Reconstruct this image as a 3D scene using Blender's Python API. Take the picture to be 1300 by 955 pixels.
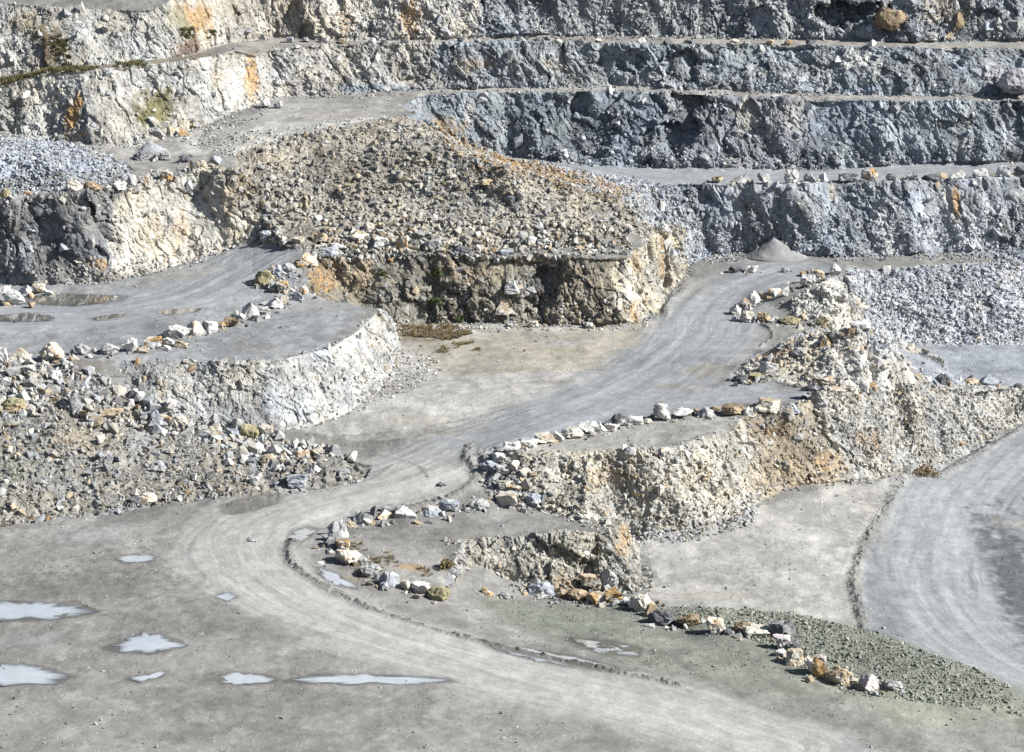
import bpy, bmesh, math
import numpy as np
from mathutils import Vector, Matrix
from mathutils.geometry import delaunay_2d_cdt
from mathutils.bvhtree import BVHTree

for _o in list(bpy.data.objects):
    bpy.data.objects.remove(_o)
scene = bpy.context.scene
C = scene.collection
R = math.radians

# ------------------------------------------------------------------ camera
CAM_H, PITCH, FPX = 75.0, 15.0, 4104.0           # metres, degrees below level, focal length in photo pixels
cam_data = bpy.data.cameras.new('camera')
cam_data.sensor_width = 36.0
cam_data.lens = 36.0 * FPX / 1300.0
cam_data.clip_start = 1.0
cam_data.clip_end = 6000.0
cam = bpy.data.objects.new('camera', cam_data)
C.objects.link(cam)
cam.location = (0, 0, CAM_H)
cam.rotation_euler = (R(90 - PITCH), 0, 0)
scene.camera = cam

# ------------------------------------------------------------------ light
SUN_EL, SUN_AZ = 37.0, 13.0                     # sun from the right, a little behind the viewer
to_sun = Vector((math.cos(R(SUN_EL)) * math.cos(R(SUN_AZ)), -math.cos(R(SUN_EL)) * math.sin(R(SUN_AZ)), math.sin(R(SUN_EL))))
world = bpy.data.worlds.new('World')
scene.world = world
world.use_nodes = True
wn = world.node_tree.nodes
bg = wn['Background']
sky = wn.new('ShaderNodeTexSky')
sky.sky_type = 'NISHITA'
sky.sun_disc = False
sky.sun_elevation = R(SUN_EL)
sky.sun_rotation = math.atan2(to_sun.x, to_sun.y)
world.node_tree.links.new(sky.outputs[0], bg.inputs[0])
bg.inputs[1].default_value = 0.05
sun_data = bpy.data.lights.new('sun', 'SUN')
sun_data.energy = 5.0
sun_data.angle = R(0.5)
sun_data.color = (1.0, 0.972, 0.915)
sun = bpy.data.objects.new('sun', sun_data)
C.objects.link(sun)
sun.location = (200, -50, 200)
sun.rotation_euler = to_sun.to_track_quat('Z', 'Y').to_euler()
vs = scene.view_settings
vs.view_transform = 'Standard'
vs.look = 'None'
vs.gamma = 1.0
vs.use_curve_mapping = False
vs.exposure = 1.12

# ------------------------------------------------------------------ numeric helpers
rng = np.random.default_rng(7)
sP, cP = math.sin(R(PITCH)), math.cos(R(PITCH))

def P(u, v, z):
    """world point of height z that the photograph shows at pixel (u, v)"""
    a = (u - 650.0) / FPX
    b = (477.5 - v) / FPX
    d = np.array([a, cP + b * sP, -sP + b * cP])
    t = (z - CAM_H) / d[2]
    return np.array([d[0] * t, d[1] * t, z])

def pix(p):
    """photo pixel and depth of world points (N,3)"""
    q = p - np.array([0, 0, CAM_H])
    dep = q[:, 1] * cP - q[:, 2] * sP
    up = q[:, 1] * sP + q[:, 2] * cP
    dep = np.maximum(dep, 1.0)
    return 650 + FPX * q[:, 0] / dep, 477.5 - FPX * up / dep, dep

def _h(ix, iy, iz, seed):
    h = (ix.astype(np.uint32) * np.uint32(374761393) + iy.astype(np.uint32) * np.uint32(668265263)
         + iz.astype(np.uint32) * np.uint32(2147483647) + np.uint32(seed * 974711 + 13))
    h = (h ^ (h >> np.uint32(13))) * np.uint32(1274126177)
    h = (h ^ (h >> np.uint32(16))) * np.uint32(2246822519)
    h = h ^ (h >> np.uint32(15))
    return h.astype(np.float64) / 4294967295.0

def vnoise(p, seed=0):
    i = np.floor(p).astype(np.int64)
    f = p - i
    f = f * f * f * (f * (f * 6 - 15) + 10)
    out = np.zeros(len(p))
    for dx in (0, 1):
        wx = f[:, 0] if dx else 1 - f[:, 0]
        for dy in (0, 1):
            wy = f[:, 1] if dy else 1 - f[:, 1]
            for dz in (0, 1):
                wz = f[:, 2] if dz else 1 - f[:, 2]
                out += wx * wy * wz * _h(i[:, 0] + dx, i[:, 1] + dy, i[:, 2] + dz, seed)
    return out * 2 - 1

def fbm(p, octaves=4, seed=0, gain=0.5):
    o = np.zeros(len(p)); a = 1.0; s = 0.0; q = p.copy()
    for k in range(octaves):
        o += a * vnoise(q + 17.3 * k, seed + k)
        s += a; a *= gain; q = q * 2.03
    return o / s

def cells(p, seed=0):
    """nearest jittered cell: (random id 0..1, three more randoms, offset from its centre, gap to the second cell)"""
    i = np.floor(p).astype(np.int64)
    n = len(p)
    d1 = np.full(n, 9e9); d2 = np.full(n, 9e9)
    best = np.zeros((n, 3), np.int64); off = np.zeros((n, 3))
    for dx in (-1, 0, 1):
        for dy in (-1, 0, 1):
            for dz in (-1, 0, 1):
                c = i + np.array([dx, dy, dz])
                j = np.stack([_h(c[:, 0], c[:, 1], c[:, 2], seed + k) for k in range(3)], 1)
                o = p - (c + j)
                d = (o * o).sum(1)
                m = d < d1
                d2 = np.where(m, d1, np.minimum(d2, d))
                d1 = np.where(m, d, d1)
                best[m] = c[m]; off[m] = o[m]
    r = np.stack([_h(best[:, 0], best[:, 1], best[:, 2], seed + 10 + k) for k in range(4)], 1)
    return r, off, np.sqrt(d2) - np.sqrt(d1)

def sstep(a, b, x):
    t = np.clip((x - a) / (b - a), 0, 1)
    return t * t * (3 - 2 * t)

def seg_dist(q, line):
    """distance to a polyline in plan, signed across and along"""
    n = len(q); best = np.full(n, 9e9); across = np.zeros(n); along = np.zeros(n); acc = 0.0
    for a, b in zip(line[:-1], line[1:]):
        ab = b - a; L = math.hypot(*ab)
        if L < 1e-6: continue
        t = ((q - a) @ ab) / (L * L)
        tc = np.clip(t, 0, 1)
        d = q - (a + tc[:, None] * ab)
        dist = np.hypot(d[:, 0], d[:, 1])
        m = dist < best
        best[m] = dist[m]
        s = np.sign(ab[0] * d[:, 1] - ab[1] * d[:, 0])
        across[m] = (dist * s)[m]; along[m] = (acc + tc * L)[m]
        acc += L
    return best, across, along

def smooth_line(pts, k=6):
    pts = np.array(pts, float)
    out = []
    n = len(pts)
    for i in range(n - 1):
        p0 = pts[max(i - 1, 0)]; p1 = pts[i]; p2 = pts[i + 1]; p3 = pts[min(i + 2, n - 1)]
        for t in np.linspace(0, 1, k, endpoint=False):
            out.append(0.5 * ((2 * p1) + (p2 - p0) * t + (2 * p0 - 5 * p1 + 4 * p2 - p3) * t * t + (3 * p1 - p0 - 3 * p2 + p3) * t ** 3))
    out.append(pts[-1])
    return np.array(out)

def in_poly(u, v, poly):
    inside = np.zeros(len(u), bool)
    n = len(poly)
    for i in range(n):
        x1, y1 = poly[i]; x2, y2 = poly[(i + 1) % n]
        if y1 == y2: continue
        c = ((y1 > v) != (y2 > v)) & (u < (x2 - x1) * (v - y1) / (y2 - y1) + x1)
        inside ^= c
    return inside

def mesh_from(name, verts, faces_flat, nper=3):
    me = bpy.data.meshes.new(name)
    nv = len(verts); nf = len(faces_flat) // nper
    me.vertices.add(nv)
    me.vertices.foreach_set('co', np.asarray(verts, np.float32).ravel())
    me.loops.add(nf * nper)
    me.loops.foreach_set('vertex_index', np.asarray(faces_flat, np.int32))
    me.polygons.add(nf)
    me.polygons.foreach_set('loop_start', np.arange(0, nf * nper, nper, dtype=np.int32))
    me.polygons.foreach_set('loop_total', np.full(nf, nper, np.int32))
    me.polygons.foreach_set('use_smooth', np.zeros(nf, bool))
    me.update(calc_edges=True)
    return me

def set_col(me, name, col):
    a = me.attributes.new(name, 'FLOAT_COLOR', 'POINT')
    c = np.ones((len(col), 4), np.float32); c[:, :col.shape[1]] = col
    a.data.foreach_set('color', c.ravel())

def set_vec(me, name, vec):
    a = me.attributes.new(name, 'FLOAT_VECTOR', 'POINT')
    a.data.foreach_set('vector', np.asarray(vec, np.float32).ravel())

def link(name, me, mat, kind=None, label=None, cat=None, group=None):
    o = bpy.data.objects.new(name, me)
    C.objects.link(o)
    if mat: me.materials.append(mat)
    if kind: o['kind'] = kind
    if label: o['label'] = label
    if cat: o['category'] = cat
    if group: o['group'] = group
    return o

# ------------------------------------------------------------------ break lines of the quarry: photo pixel and height
LINES = []; PTS = []
def line(*pts, off=None):
    w = [P(*p) for p in pts]
    LINES.append(w)
    return w
def back(w, dx, dy, z):
    """a hidden line behind a crest"""
    zz = z if hasattr(z, '__len__') else [z] * len(w)
    LINES.append([np.array([p[0] + dx, p[1] + dy, h]) for p, h in zip(w, zz)])
def pts(*l):
    PTS.extend(P(*p) for p in l)

# foreground floor
line((-260,1010,-1.4),(0,1010,-1.7),(200,1010,-1.9),(500,1010,-2.5),(800,1010,-3.3),(1100,1010,-4.2),(1300,1010,-5.2),(1560,1010,-5.8))
pts((0,860,-1.3),(200,820,-1.3),(400,870,-2),(600,890,-2.7),(800,900,-3.3),(300,760,-1.1),(100,720,-1.0),(420,800,-1.8),(-260,800,-1.1),(1000,920,-4.1),(1150,930,-4.6))
# inner edge of the haul road, green ground
line((372,696,-.75),(382,722,-1.05),(430,752,-1.5),(500,784,-2.0),(600,812,-2.5),(700,836,-2.95),(800,857,-3.3),(870,880,-3.5))
line((405,690,-.75),(440,712,-1.0),(480,732,-1.4),(560,752,-2.2),(620,762,-3.5),(690,772,-4.6),(760,782,-4.6),(840,795,-4.4),(930,812,-4.2),(1010,852,-4.3),(1090,880,-4.5),(1200,920,-5.0))
g = line((835,767,-4.3),(900,770,-4.1),(1000,781,-4.0),(1060,791,-4.0),(1110,806,-4.1),(1200,836,-4.4),(1290,866,-4.9),(1400,905,-5.4))
back(g[1:], .6, 2.6, [-4.55,-4.75,-5.0,-5.2,-5.5,-5.8,-6.0])
# small cliff by the bend
line((560,688,-1.2),(585,691,-1.2),(610,684,-1.2),(640,682,-1.2),(700,681,-1.2),(750,683,-1.25),(774,677,-1.25),(787,664,-1.2))
line((585,697,-1.7),(603,715,-2.5),(640,733,-3.5),(680,746,-4.3),(720,752,-4.6),(762,754,-4.7),(805,749,-4.6),(820,735,-4.4),(814,708,-4.1),(802,686,-3.75))
pts((450,668,-1.0),(520,668,-1.05),(620,663,-1.1),(700,665,-1.2))
# second cliff, edge of the rising road
line((622,575,1.7),(640,567,2.1),(655,573,2.2),(690,578,2.3),(750,576,2.4),(850,570,2.4),(900,562,2.4),(932,546,2.5),(942,530,2.6),(1000,522,2.8),(1030,508,3.1),(1045,497,3.9))
line((612,596,.9),(624,622,.0),(640,642,-.8),(690,651,-1.15),(740,662,-1.2),(775,667,-1.25))
line((800,678,-3.5),(835,676,-3.5),(870,673,-3.45),(920,661,-3.35),(955,641,-3.2),(1000,618,-3.05),(1060,613,-3.25),(1130,607,-3.9),(1166,598,-4.9),(1230,568,-4.9),(1310,532,-5.2),(1450,490,-5.2))
pts((700,548,2.3),(850,545,2.45),(900,515,2.7),(950,508,2.9))
# white floor and right road
pts((900,720,-4.0),(1000,700,-4.0),(1000,760,-4.5),(1100,650,-4.0))
line((1150,612,-4.7),(1132,635,-4.5),(1105,685,-4.8),(1086,735,-4.9),(1092,775,-5.0))
pts((1200,650,-5.1),(1200,740,-5.3),(1300,600,-5.2),(1300,700,-5.6),(1250,800,-5.7),(1450,600,-5.4),(1450,760,-6))
# curve of the haul road
pts((250,700,-.95),(330,670,-.7),(430,640,-.2),(520,615,.4),(575,590,1.0),(480,590,.6),(430,570,.7),(520,550,1.5),(600,560,1.6))
# floor in the middle
pts((380,552,1.0),(500,500,2.1),(560,480,2.3),(650,500,2.6),(650,450,2.8),(760,520,2.4),(750,450,2.9),(850,450,3.1),(850,500,2.8),(900,400,3.4),(940,440,3.2),(960,350,3.7),(900,350,3.5))
# rubble lump beside the road and the heap at its end
line((932,480,3.05),(938,491,3.0),(1000,493,3.0),(1030,497,3.2))
s_ = line((932,472,3.3),(960,458,4.0),(1000,440,5.1),(1045,426,6.15),(1090,418,6.95),(1125,437,5.8),(1143,455,4.25),(1152,470,3.2),(1166,484,1.4),(1190,492,-.2),(1240,494,-1.3),(1310,492,-2.5),(1460,462,-2.5))
back(s_[1:7], 0, 7.0, [3.2,3.2,3.0,2.4,1.0,-2.4])
line((1050,501,3.6),(1090,506,2.3),(1130,509,.7))
back(s_[8:], 0, 5.0, [-2.4,-2.4,-2.4,-2.4,-2.4])
pts((1075,488,3.7),(1110,492,2.35))
# wedge between road and pit
line((925,404,3.35),(960,404,3.4),(1000,406,3.4),(1040,411,3.3),(1078,412,2.9))
line((940,392,3.5),(975,386,3.9),(1010,374,4.9),(1045,366,5.4),(1072,372,5.2),(1084,392,3.6))
line((945,370,3.6),(1000,358,3.9),(1060,344,4.1))
# the pit and its rubble slope
line((1072,336,4.0),(1085,350,3.8),(1120,345,3.4),(1200,336,3.4),(1300,330,3.5),(1450,325,3.5))
line((1098,408,-.5),(1120,436,-2.3),(1200,435,-2.4),(1300,432,-2.4),(1450,430,-2.4))
pts((1200,470,-2.5),(1300,470,-2.5))
# lowest far wall, bench above
line((872,336,3.7),(905,322,3.9),(960,320,4.0),(1060,327,4.0),(1140,325,3.9),(1200,322,3.8),(1300,312,4.6),(1450,310,4.7))
line((800,226,10.6),(860,233,10.6),(930,235,10.6),(1000,235,10.6),(1150,230,10.7),(1300,225,10.8),(1450,222,10.8))
line((700,207,10.9),(760,211,10.8),(830,214,10.7),(950,215,10.7),(1050,215,10.7),(1150,209,10.9),(1300,206,11.2),(1450,206,11.2))
line((512,150,16.95),(531,142,17.0),(513,133,17.1),(540,121,17.2),(640,118,17.2),(800,118,17.2),(860,121,17.2),(1000,126,17.1),(1150,128,17.1),(1300,130,16.9),(1450,130,16.9))
line((542,153,15.6),(560,172,13.4),(600,190,11.95),(650,201,11.05),(690,206,10.9))
line((345,123,17.4),(420,120,17.4),(500,116,17.4),(640,112,17.4),(760,110,17.4),(800,109,17.4),(860,113,17.4),(1000,118,17.3),(1150,121,17.3),(1300,121,17.3),(1450,121,17.3))
line((345,62,21.9),(420,56,21.9),(560,56,21.8),(700,54,21.7),(860,56,21.6),(1000,58,21.5),(1150,61,21.5),(1300,62,21.5),(1450,62,21.5))
line((245,68,22.1),(290,55,22.2),(350,47,22.2),(420,51,22.1),(560,50,22.0),(700,46,21.9),(860,46,21.8),(1000,50,21.7),(1150,53,21.7),(1300,53,21.7),(1450,53,21.7))
line((228,-20,28.7),(290,-40,29.5),(400,-50,29.6),(560,-50,29.6),(700,-50,29.6),(860,-50,29.6),(1000,-50,29.5),(1150,-50,29.5),(1300,-50,29.5),(1450,-50,29.5))
# bench strip at the left of the far faces
line((-150,172,16.2),(0,166,16.2),(60,180,15.4),(120,184,15.4),(170,186,15.0),(220,172,15.6),(260,158,16.2),(300,141,16.8),(335,128,17.2))
line((-150,118,20.0),(0,110,20.2),(50,94,21.4),(100,91,21.8),(180,83,22.0),(240,79,22.2),(300,64,22.4),(326,70,21.7))
line((-150,104,20.3),(0,101,20.4),(60,88,21.5),(150,81,21.9),(225,73,22.1))
line((-150,-2,27.0),(0,4,27.2),(60,9,27.0),(120,12,26.8),(190,13,26.8),(215,2,27.4))
# platform with the ramp and the big mound of spoil
pts((420,140,17.1),(380,135,17.2),(470,138,17.1))
line((250,186,15.0),(320,176,16.2),(400,163,16.9),(460,158,17.0),(512,150,17.0))
cr = line((530,158,16.9),(560,180,16.4),(600,199,15.6),(640,214,14.9),(690,225,14.0),(740,235,13.1),(800,251,11.9),(835,268,10.7),(850,287,9.3))
back(cr[1:7], 2.0, 11.0, [13.5,12.6,12.0,11.4,11.0,10.7])
line((331,303,8.6),(370,316,8.7),(420,319,8.8),(500,320,8.9),(560,320,8.9),(640,318,8.9),(700,314,9.0),(770,312,9.0),(815,308,9.0))
pts((1050,555,.1),(1095,556,-.6),(300,262,11.3),(318,285,9.9),(345,280,10.3),(300,215,15.0),(340,240,13.0),(420,200,14.8),(450,240,12.8),(600,260,12.0),(700,275,11.3))
# brown cliff below the mound
line((340,352,7.2),(362,338,8.0),(400,327,8.6),(480,324,8.7),(560,324,8.7),(640,327,8.6),(700,326,8.6),(760,328,8.6),(797,326,8.6),(812,316,8.8),(830,300,9.0))
line((385,370,6.7),(430,384,6.4),(465,392,6.2))
line((487,412,3.2),(540,411,2.9),(600,409,2.9),(650,412,2.9),(700,413,2.9),(760,412,2.95),(808,410,3.0),(838,398,3.1),(846,378,3.2),(860,362,3.4),(870,345,3.6))
# left middle: bench with the grey heap, cliff, upper road
line((-150,256,13.7),(0,252,13.8),(60,248,13.9),(130,243,14.0),(200,234,14.1),(245,216,14.6),(270,207,14.9))
line((-150,232,14.0),(0,240,13.95),(100,240,14.0),(165,228,14.1),(168,205,14.4),(150,192,15.0))
pts((200,215,14.4),(60,205,16.0),(120,205,15.4),(0,195,16.6),(-100,195,16.6))
line((-150,362,5.9),(0,362,5.9),(60,362,6.0),(130,359,6.1),(190,347,6.5),(240,330,7.1),(290,316,7.8),(322,308,8.4))
pts((100,400,6.0),(-100,400,6.0),(250,380,6.3),(320,350,7.2),(200,430,6.1))
line((-150,470,6.1),(0,468,6.1),(80,463,6.1),(150,458,6.15),(230,458,6.2),(300,460,6.2),(360,456,6.15),(420,442,6.0),(458,418,6.0),(478,398,6.1),(484,390,6.0))
line((-150,560,3.0),(0,545,3.2),(100,538,2.8),(180,545,1.9),(250,556,1.2),(330,552,1.0),(400,540,1.3),(450,520,1.7),(485,490,2.0),(500,465,2.2),(500,432,2.7))
# waste heap at the left
line((-150,672,-1.0),(0,662,-1.0),(80,655,-.95),(140,648,-.9),(240,633,-.75),(330,625,-.5),(420,619,-.1),(458,604,.2),(462,594,.35))
line((150,560,2.0),(250,572,1.3),(340,568,1.1),(400,575,1.1),(455,590,.5))
# surroundings outside the frame
def wpts(*l): PTS.extend(np.array(p, float) for p in l)
for x in (-75, -40, 0, 40, 75): wpts((x, 130, 6 if abs(x) > 50 else 0))
for x in (-160, -60, 0, 60, 160): wpts((x, 14, 63), (x, 4, 72.0), (x, -40, 73.5))
for x in (-64, -30, 0, 35, 66): wpts((x, 352, 33), (x, 357, 33), (x, 362, 45), (x, 372, 45))
for s in (-1, 1):
    for y, z in ((150, 6), (200, 4), (240, 6), (280, 12), (320, 25), (360, 42)): wpts((s * 100, y, z + 4), (s * 170, y, z + 18))
    wpts((s * 1800, -500, 75), (s * 1800, 900, 75), (s * 1800, 2500, 75), (s * 300, 450, 60), (s * 320, 100, 70))
wpts((0, 2500, 75), (0, 600, 60), (0, -500, 75))

vs2 = []; vz = []; ed = []
for w in LINES:
    i0 = len(vs2)
    for p in w: vs2.append(Vector((p[0], p[1]))); vz.append(p[2])
    ed += [(i0 + k, i0 + k + 1) for k in range(len(w) - 1)]
for p in PTS: vs2.append(Vector((p[0], p[1]))); vz.append(p[2])
cv, ce, cf, ov, oe, of = delaunay_2d_cdt(vs2, ed, [], 0, 0.02)
TV = np.zeros((len(cv), 3))
CROSS = []
for i, p in enumerate(cv):
    if len(ov[i]):
        z = float(np.mean([vz[k] for k in ov[i]]))
    else:                                   # two break lines cross: mean of the heights along both
        CROSS.append((p.x, p.y))
        zs = []
        for a, b in ed:
            pa, pb = vs2[a], vs2[b]; d = pb - pa; L2 = d.length_squared
            t = (p - pa).dot(d) / L2 if L2 else 0
            if 0 <= t <= 1 and ((pa + d * t) - p).length < 0.02: zs.append(vz[a] + (vz[b] - vz[a]) * t)
        z = float(np.mean(zs)) if zs else 0.0
    TV[i] = (p.x, p.y, z)
TF = np.array([f for f in cf if len(f) == 3], np.int64)
bvh = BVHTree.FromPolygons([Vector(p) for p in TV], [tuple(f) for f in TF])

def hit(u, v):
    d = P(u, v, -100.0) - np.array([0, 0, CAM_H])
    r = bvh.ray_cast(Vector((0, 0, CAM_H)), Vector(d).normalized())
    return np.array(r[0]) if r[0] is not None else None
def plan(l):
    return np.array([hit(u, v)[:2] for u, v in l])

# ------------------------------------------------------------------ plan-space features: roads, soil windrows, puddles
ROAD_LINES = [
    (smooth_line(plan([(1000,945),(860,905),(720,876),(600,842),(450,795),(345,745),(300,702),(335,660),(420,628),(505,607),(560,585),(610,562),(700,532),(800,494),(875,442),(905,400),(940,366),(1000,342)]) if False else np.array([P(u, v, z)[:2] for u, v, z in [(1000,945,-3.9),(860,905,-3.5),(720,876,-3.1),(600,842,-2.6),(450,795,-1.9),(345,745,-1.3),(300,702,-.9),(335,660,-.6),(420,628,0),(505,607,.5),(560,585,1.1),(610,562,1.7),(700,532,2.3),(800,494,2.7),(875,442,3.1),(905,400,3.4),(940,366,3.6),(1000,342,3.9)]])), 5.2),
    (smooth_line(np.array([P(u, v, z)[:2] for u, v, z in [(1500,965,-5.9),(1335,865,-5.7),(1232,800,-5.4),(1190,730,-5.2),(1205,650,-5.1),(1250,595,-5.1),(1330,535,-5.1),(1450,495,-5.1)]])), 5.0),
    (smooth_line(np.array([P(u, v, z)[:2] for u, v, z in [(-180,405,6),(0,402,6),(120,398,6),(230,375,6.3),(300,345,7),(345,322,8)]])), 4.6),
    (smooth_line(np.array([P(u, v, z)[:2] for u, v, z in [(600,560,1.7),(700,540,2.3),(800,521,2.5),(900,508,2.8),(1025,499,3.1)]])), 2.0),
    (smooth_line(np.array([P(u, v, 10.75)[:2] for u, v in [(720,208),(850,223),(1000,224),(1150,218),(1300,214),(1450,212)]])), 2.4),
]
RIDGES = [
    (smooth_line(plan([(372,688),(367,702),(378,722),(428,752),(500,784),(600,812),(700,836),(800,857),(862,872)])), .36, .24),
    (smooth_line(plan([(596,566),(592,580),(604,600),(596,616),(565,633),(500,650),(455,658)])), .36, .24),
    (smooth_line(plan([(1318,530),(1245,575),(1190,604)])), .42, .26),
    (smooth_line(plan([(1133,630),(1128,645),(1106,678),(1092,712),(1084,738),(1090,765),(1097,797)])), .42, .27),
    (smooth_line(plan([(968,413),(979,420),(980,430),(966,440)])), .25, .2),
    (smooth_line(plan([(392,553),(450,553),(520,546),(580,536),(650,518)])), .22, .05),
    (smooth_line(plan([(400,563),(470,563),(540,553),(620,534),(690,520)])), .22, .05),
    (smooth_line(plan([(430,575),(490,579),(530,590),(545,606)])), .22, .05),
    (smooth_line(plan([(470,596),(450,611),(405,620),(350,634)])), .22, .06),
    (smooth_line(plan([(330,628),(400,626),(470,610),(500,590)])), .2, .05),
    (smooth_line(plan([(0,735),(60,728),(130,733),(210,728)])), .25, .05),
    (smooth_line(plan([(90,760),(130,778),(160,786)])), .2, .05),
    (smooth_line(plan([(20,720),(80,712),(140,700),(230,690)])), .22, .05),
    (smooth_line(plan([(845,402),(848,385),(870,368)])), .3, .2),
]
PUDDLES = [
    [(-60,765),(40,765),(80,770),(112,776),(85,783),(40,786),(-60,786)],
    [(138,822),(160,815),(178,807),(198,806),(215,811),(230,819),(206,826),(170,828)],
    [(-60,847),(20,845),(58,850),(84,859),(60,866),(-60,870)],
    [(163,861),(190,856),(208,853),(204,859),(180,865)],
    [(270,862),(300,855),(335,857),(350,864),(315,869),(282,868)],
    [(376,863),(420,857),(480,858),(548,861),(560,866),(500,868),(400,867)],
    [(618,814),(660,822),(720,833),(785,848),(760,851),(690,840),(640,828)],
    [(725,811),(770,815),(806,822),(803,833),(760,828)],
    [(372,674),(390,670),(402,673),(388,684),(374,692),(368,686)],
    [(404,720),(425,728),(448,742),(452,747),(425,742),(408,732)],
    [(272,757),(285,753),(300,758),(288,763)],
    [(145,710),(170,705),(195,707),(188,713),(160,714)],
    [(285,642),(320,632),(350,630),(345,640),(310,650),(290,651)],
    [(40,377),(90,374),(150,377),(145,382),(100,388),(55,386)],
    [(-20,402),(30,399),(62,402),(58,407),(10,408)],
    [(118,404),(140,400),(166,399),(150,403),(125,407)],
    [(200,396),(225,393),(252,392),(245,396),(215,399)],
]
PUD_TONE = [0]*12 + [1]*5
PUD_PLAN = [plan(p) for p in PUDDLES]

# ------------------------------------------------------------------ refine the coarse triangulation
def tri_norm(V, F):
    a = V[F[:, 1]] - V[F[:, 0]]; b = V[F[:, 2]] - V[F[:, 0]]
    n = np.cross(a, b)
    return n / np.maximum(np.linalg.norm(n, axis=1), 1e-9)[:, None]

V = TV.copy(); F = TF.copy()
fl = tri_norm(V, F)[:, 2] < 0
F[fl] = F[fl][:, ::-1]
SLOPE0 = np.degrees(np.arccos(np.clip(tri_norm(V, F)[:, 2], -1, 1)))
PAR = np.arange(len(F))
RUB = [   # rubble areas: polygon in the photograph, stones per m2, smallest, largest, tint
    ('mound', [(300,190),(400,166),(520,148),(565,180),(610,200),(690,226),(745,236),(800,252),(835,268),(852,290),(800,300),(700,312),(640,322),(560,322),(420,322),(330,312),(300,260)], 9, .12, .85, 'tan'),
    ('moundlow', [(330,270),(560,280),(800,290),(800,312),(640,322),(330,314)], 3, .35, .95, 'cream'),
    ('moundback', [(680,205),(760,222),(800,226),(880,240),(905,320),(870,335),(850,285),(800,250),(740,232)], 14, .15, .5, 'blue'),
    ('pit', [(1075,340),(1130,345),(1310,330),(1330,436),(1120,440),(1098,410)], 17, .13, .5, 'blue'),
    ('heapA', [(-40,170),(60,180),(130,190),(168,215),(160,232),(80,245),(-40,250)], 15, .18, .6, 'blue'),
    ('waste', [(-40,465),(90,470),(160,500),(240,525),(330,548),(400,570),(470,592),(462,612),(400,622),(320,630),(240,636),(150,652),(-40,672)], 9, .12, .9, 'mix'),
    ('wastehi', [(-40,462),(100,465),(170,500),(250,530),(330,545),(470,592),(440,612),(370,612),(250,560),(100,535),(-40,530)], 4, .4, 1.35, 'pale'),
    ('bank', [(1045,490),(1150,488),(1310,492),(1310,535),(1240,570),(1180,600),(1120,608),(1060,560)], 13, .11, .42, 'pale'),
    ('browncut', [(940,525),(1060,498),(1135,560),(1125,612),(960,630)], 5, .14, .6, 'tan'),
    ('lump', [(930,475),(1045,412),(1095,404),(1150,455),(1150,495),(1040,495),(940,492)], 1.6, .16, .7, 'cream'),
    ('lumpedge', [(928,478),(975,446),(1045,418),(1100,412),(1110,428),(1050,440),(990,466),(960,490),(935,492)], 7, .18, .8, 'tanorange'),
    ('farfoot', [(880,285),(1300,270),(1320,330),(880,335)], 10, .14, .5, 'blue'),
    ('bench1foot', [(560,165),(700,190),(900,190),(1320,180),(1320,212),(700,212)], 8, .14, .5, 'blue'),
    ('foot3', [(330,95),(1320,95),(1320,122),(330,125)], 4, .12, .4, 'grey'),
    ('foot4', [(420,-10),(1320,10),(1320,52),(420,50)], 7, .14, .6, 'grey'),
    ('ledge', [(330,300),(800,305),(820,322),(640,332),(400,332),(350,335)], 7, .2, .85, 'cream'),
    ('browntoe', [(487,395),(840,390),(850,418),(490,425)], 7, .12, .45, 'cream'),
    ('tiptoe', [(430,470),(500,440),(560,455),(560,475),(490,510),(420,540),(380,540)], 7, .12, .4, 'pale'),
    ('cliff2', [(620,580),(850,570),(930,560),(960,640),(880,690),(780,680),(690,655),(640,645)], 7, .14, .6, 'cream'),
    ('cliff2toe', [(780,660),(960,630),(960,665),(860,690),(800,690)], 10, .12, .4, 'pale'),
    ('small', [(580,690),(790,672),(825,740),(740,762),(650,750)], 1.2, .15, .6, 'grey'),
    ('smalltoe', [(640,745),(720,735),(830,735),(830,765),(700,770)], 7, .12, .5, 'tan'),
    ('green', [(830,768),(1000,778),(1110,802),(1300,866),(1300,910),(1080,880),(960,815)], 17, .11, .40, 'green'),
    ('greenin', [(600,765),(760,772),(960,812),(1010,860),(900,870),(700,800)], 5, .06, .2, 'green'),
    ('leftfoot', [(180,330),(330,295),(330,320),(240,340),(120,362),(-20,365),(-20,345)], 9, .14, .5, 'pale'),
    ('Afoot', [(-20,150),(170,170),(330,125),(340,150),(200,190),(100,190),(-20,185)], 6, .12, .5, 'pale'),
    ('E', [(230,180),(400,155),(500,150),(400,175),(300,200)], 8, .12, .4, 'pale'),
    ('wedge', [(1000,384),(1050,372),(1078,370),(1090,408),(1000,408)], 6, .15, .6, 'white'),
    ('p2end', [(600,575),(650,560),(660,600),(665,645),(630,645)], 8, .2, .7, 'pale'),
    ('orange', [(520,150),(570,165),(640,200),(760,222),(812,246),(770,256),(690,240),(600,214)], 20, .14, .55, 'orange'),
    ('rowA', [(330,348),(400,325),(440,372),(385,372)], 6, .12, .4, 'tan'),
    ('rowB', [(480,450),(560,455),(555,480),(470,500)], 5, .1, .4, 'tan'),
    ('benchedge', [(0,238),(170,222),(280,205),(270,222),(130,250),(0,258)], 8, .15, .5, 'pale'),
]
cen = V[F].mean(1); cu, cvv, cd = pix(cen)
frame = (cu > -90) & (cu < 1390) & (cvv > -60) & (cvv < 1000) & (cen[:, 1] > 150)
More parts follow.
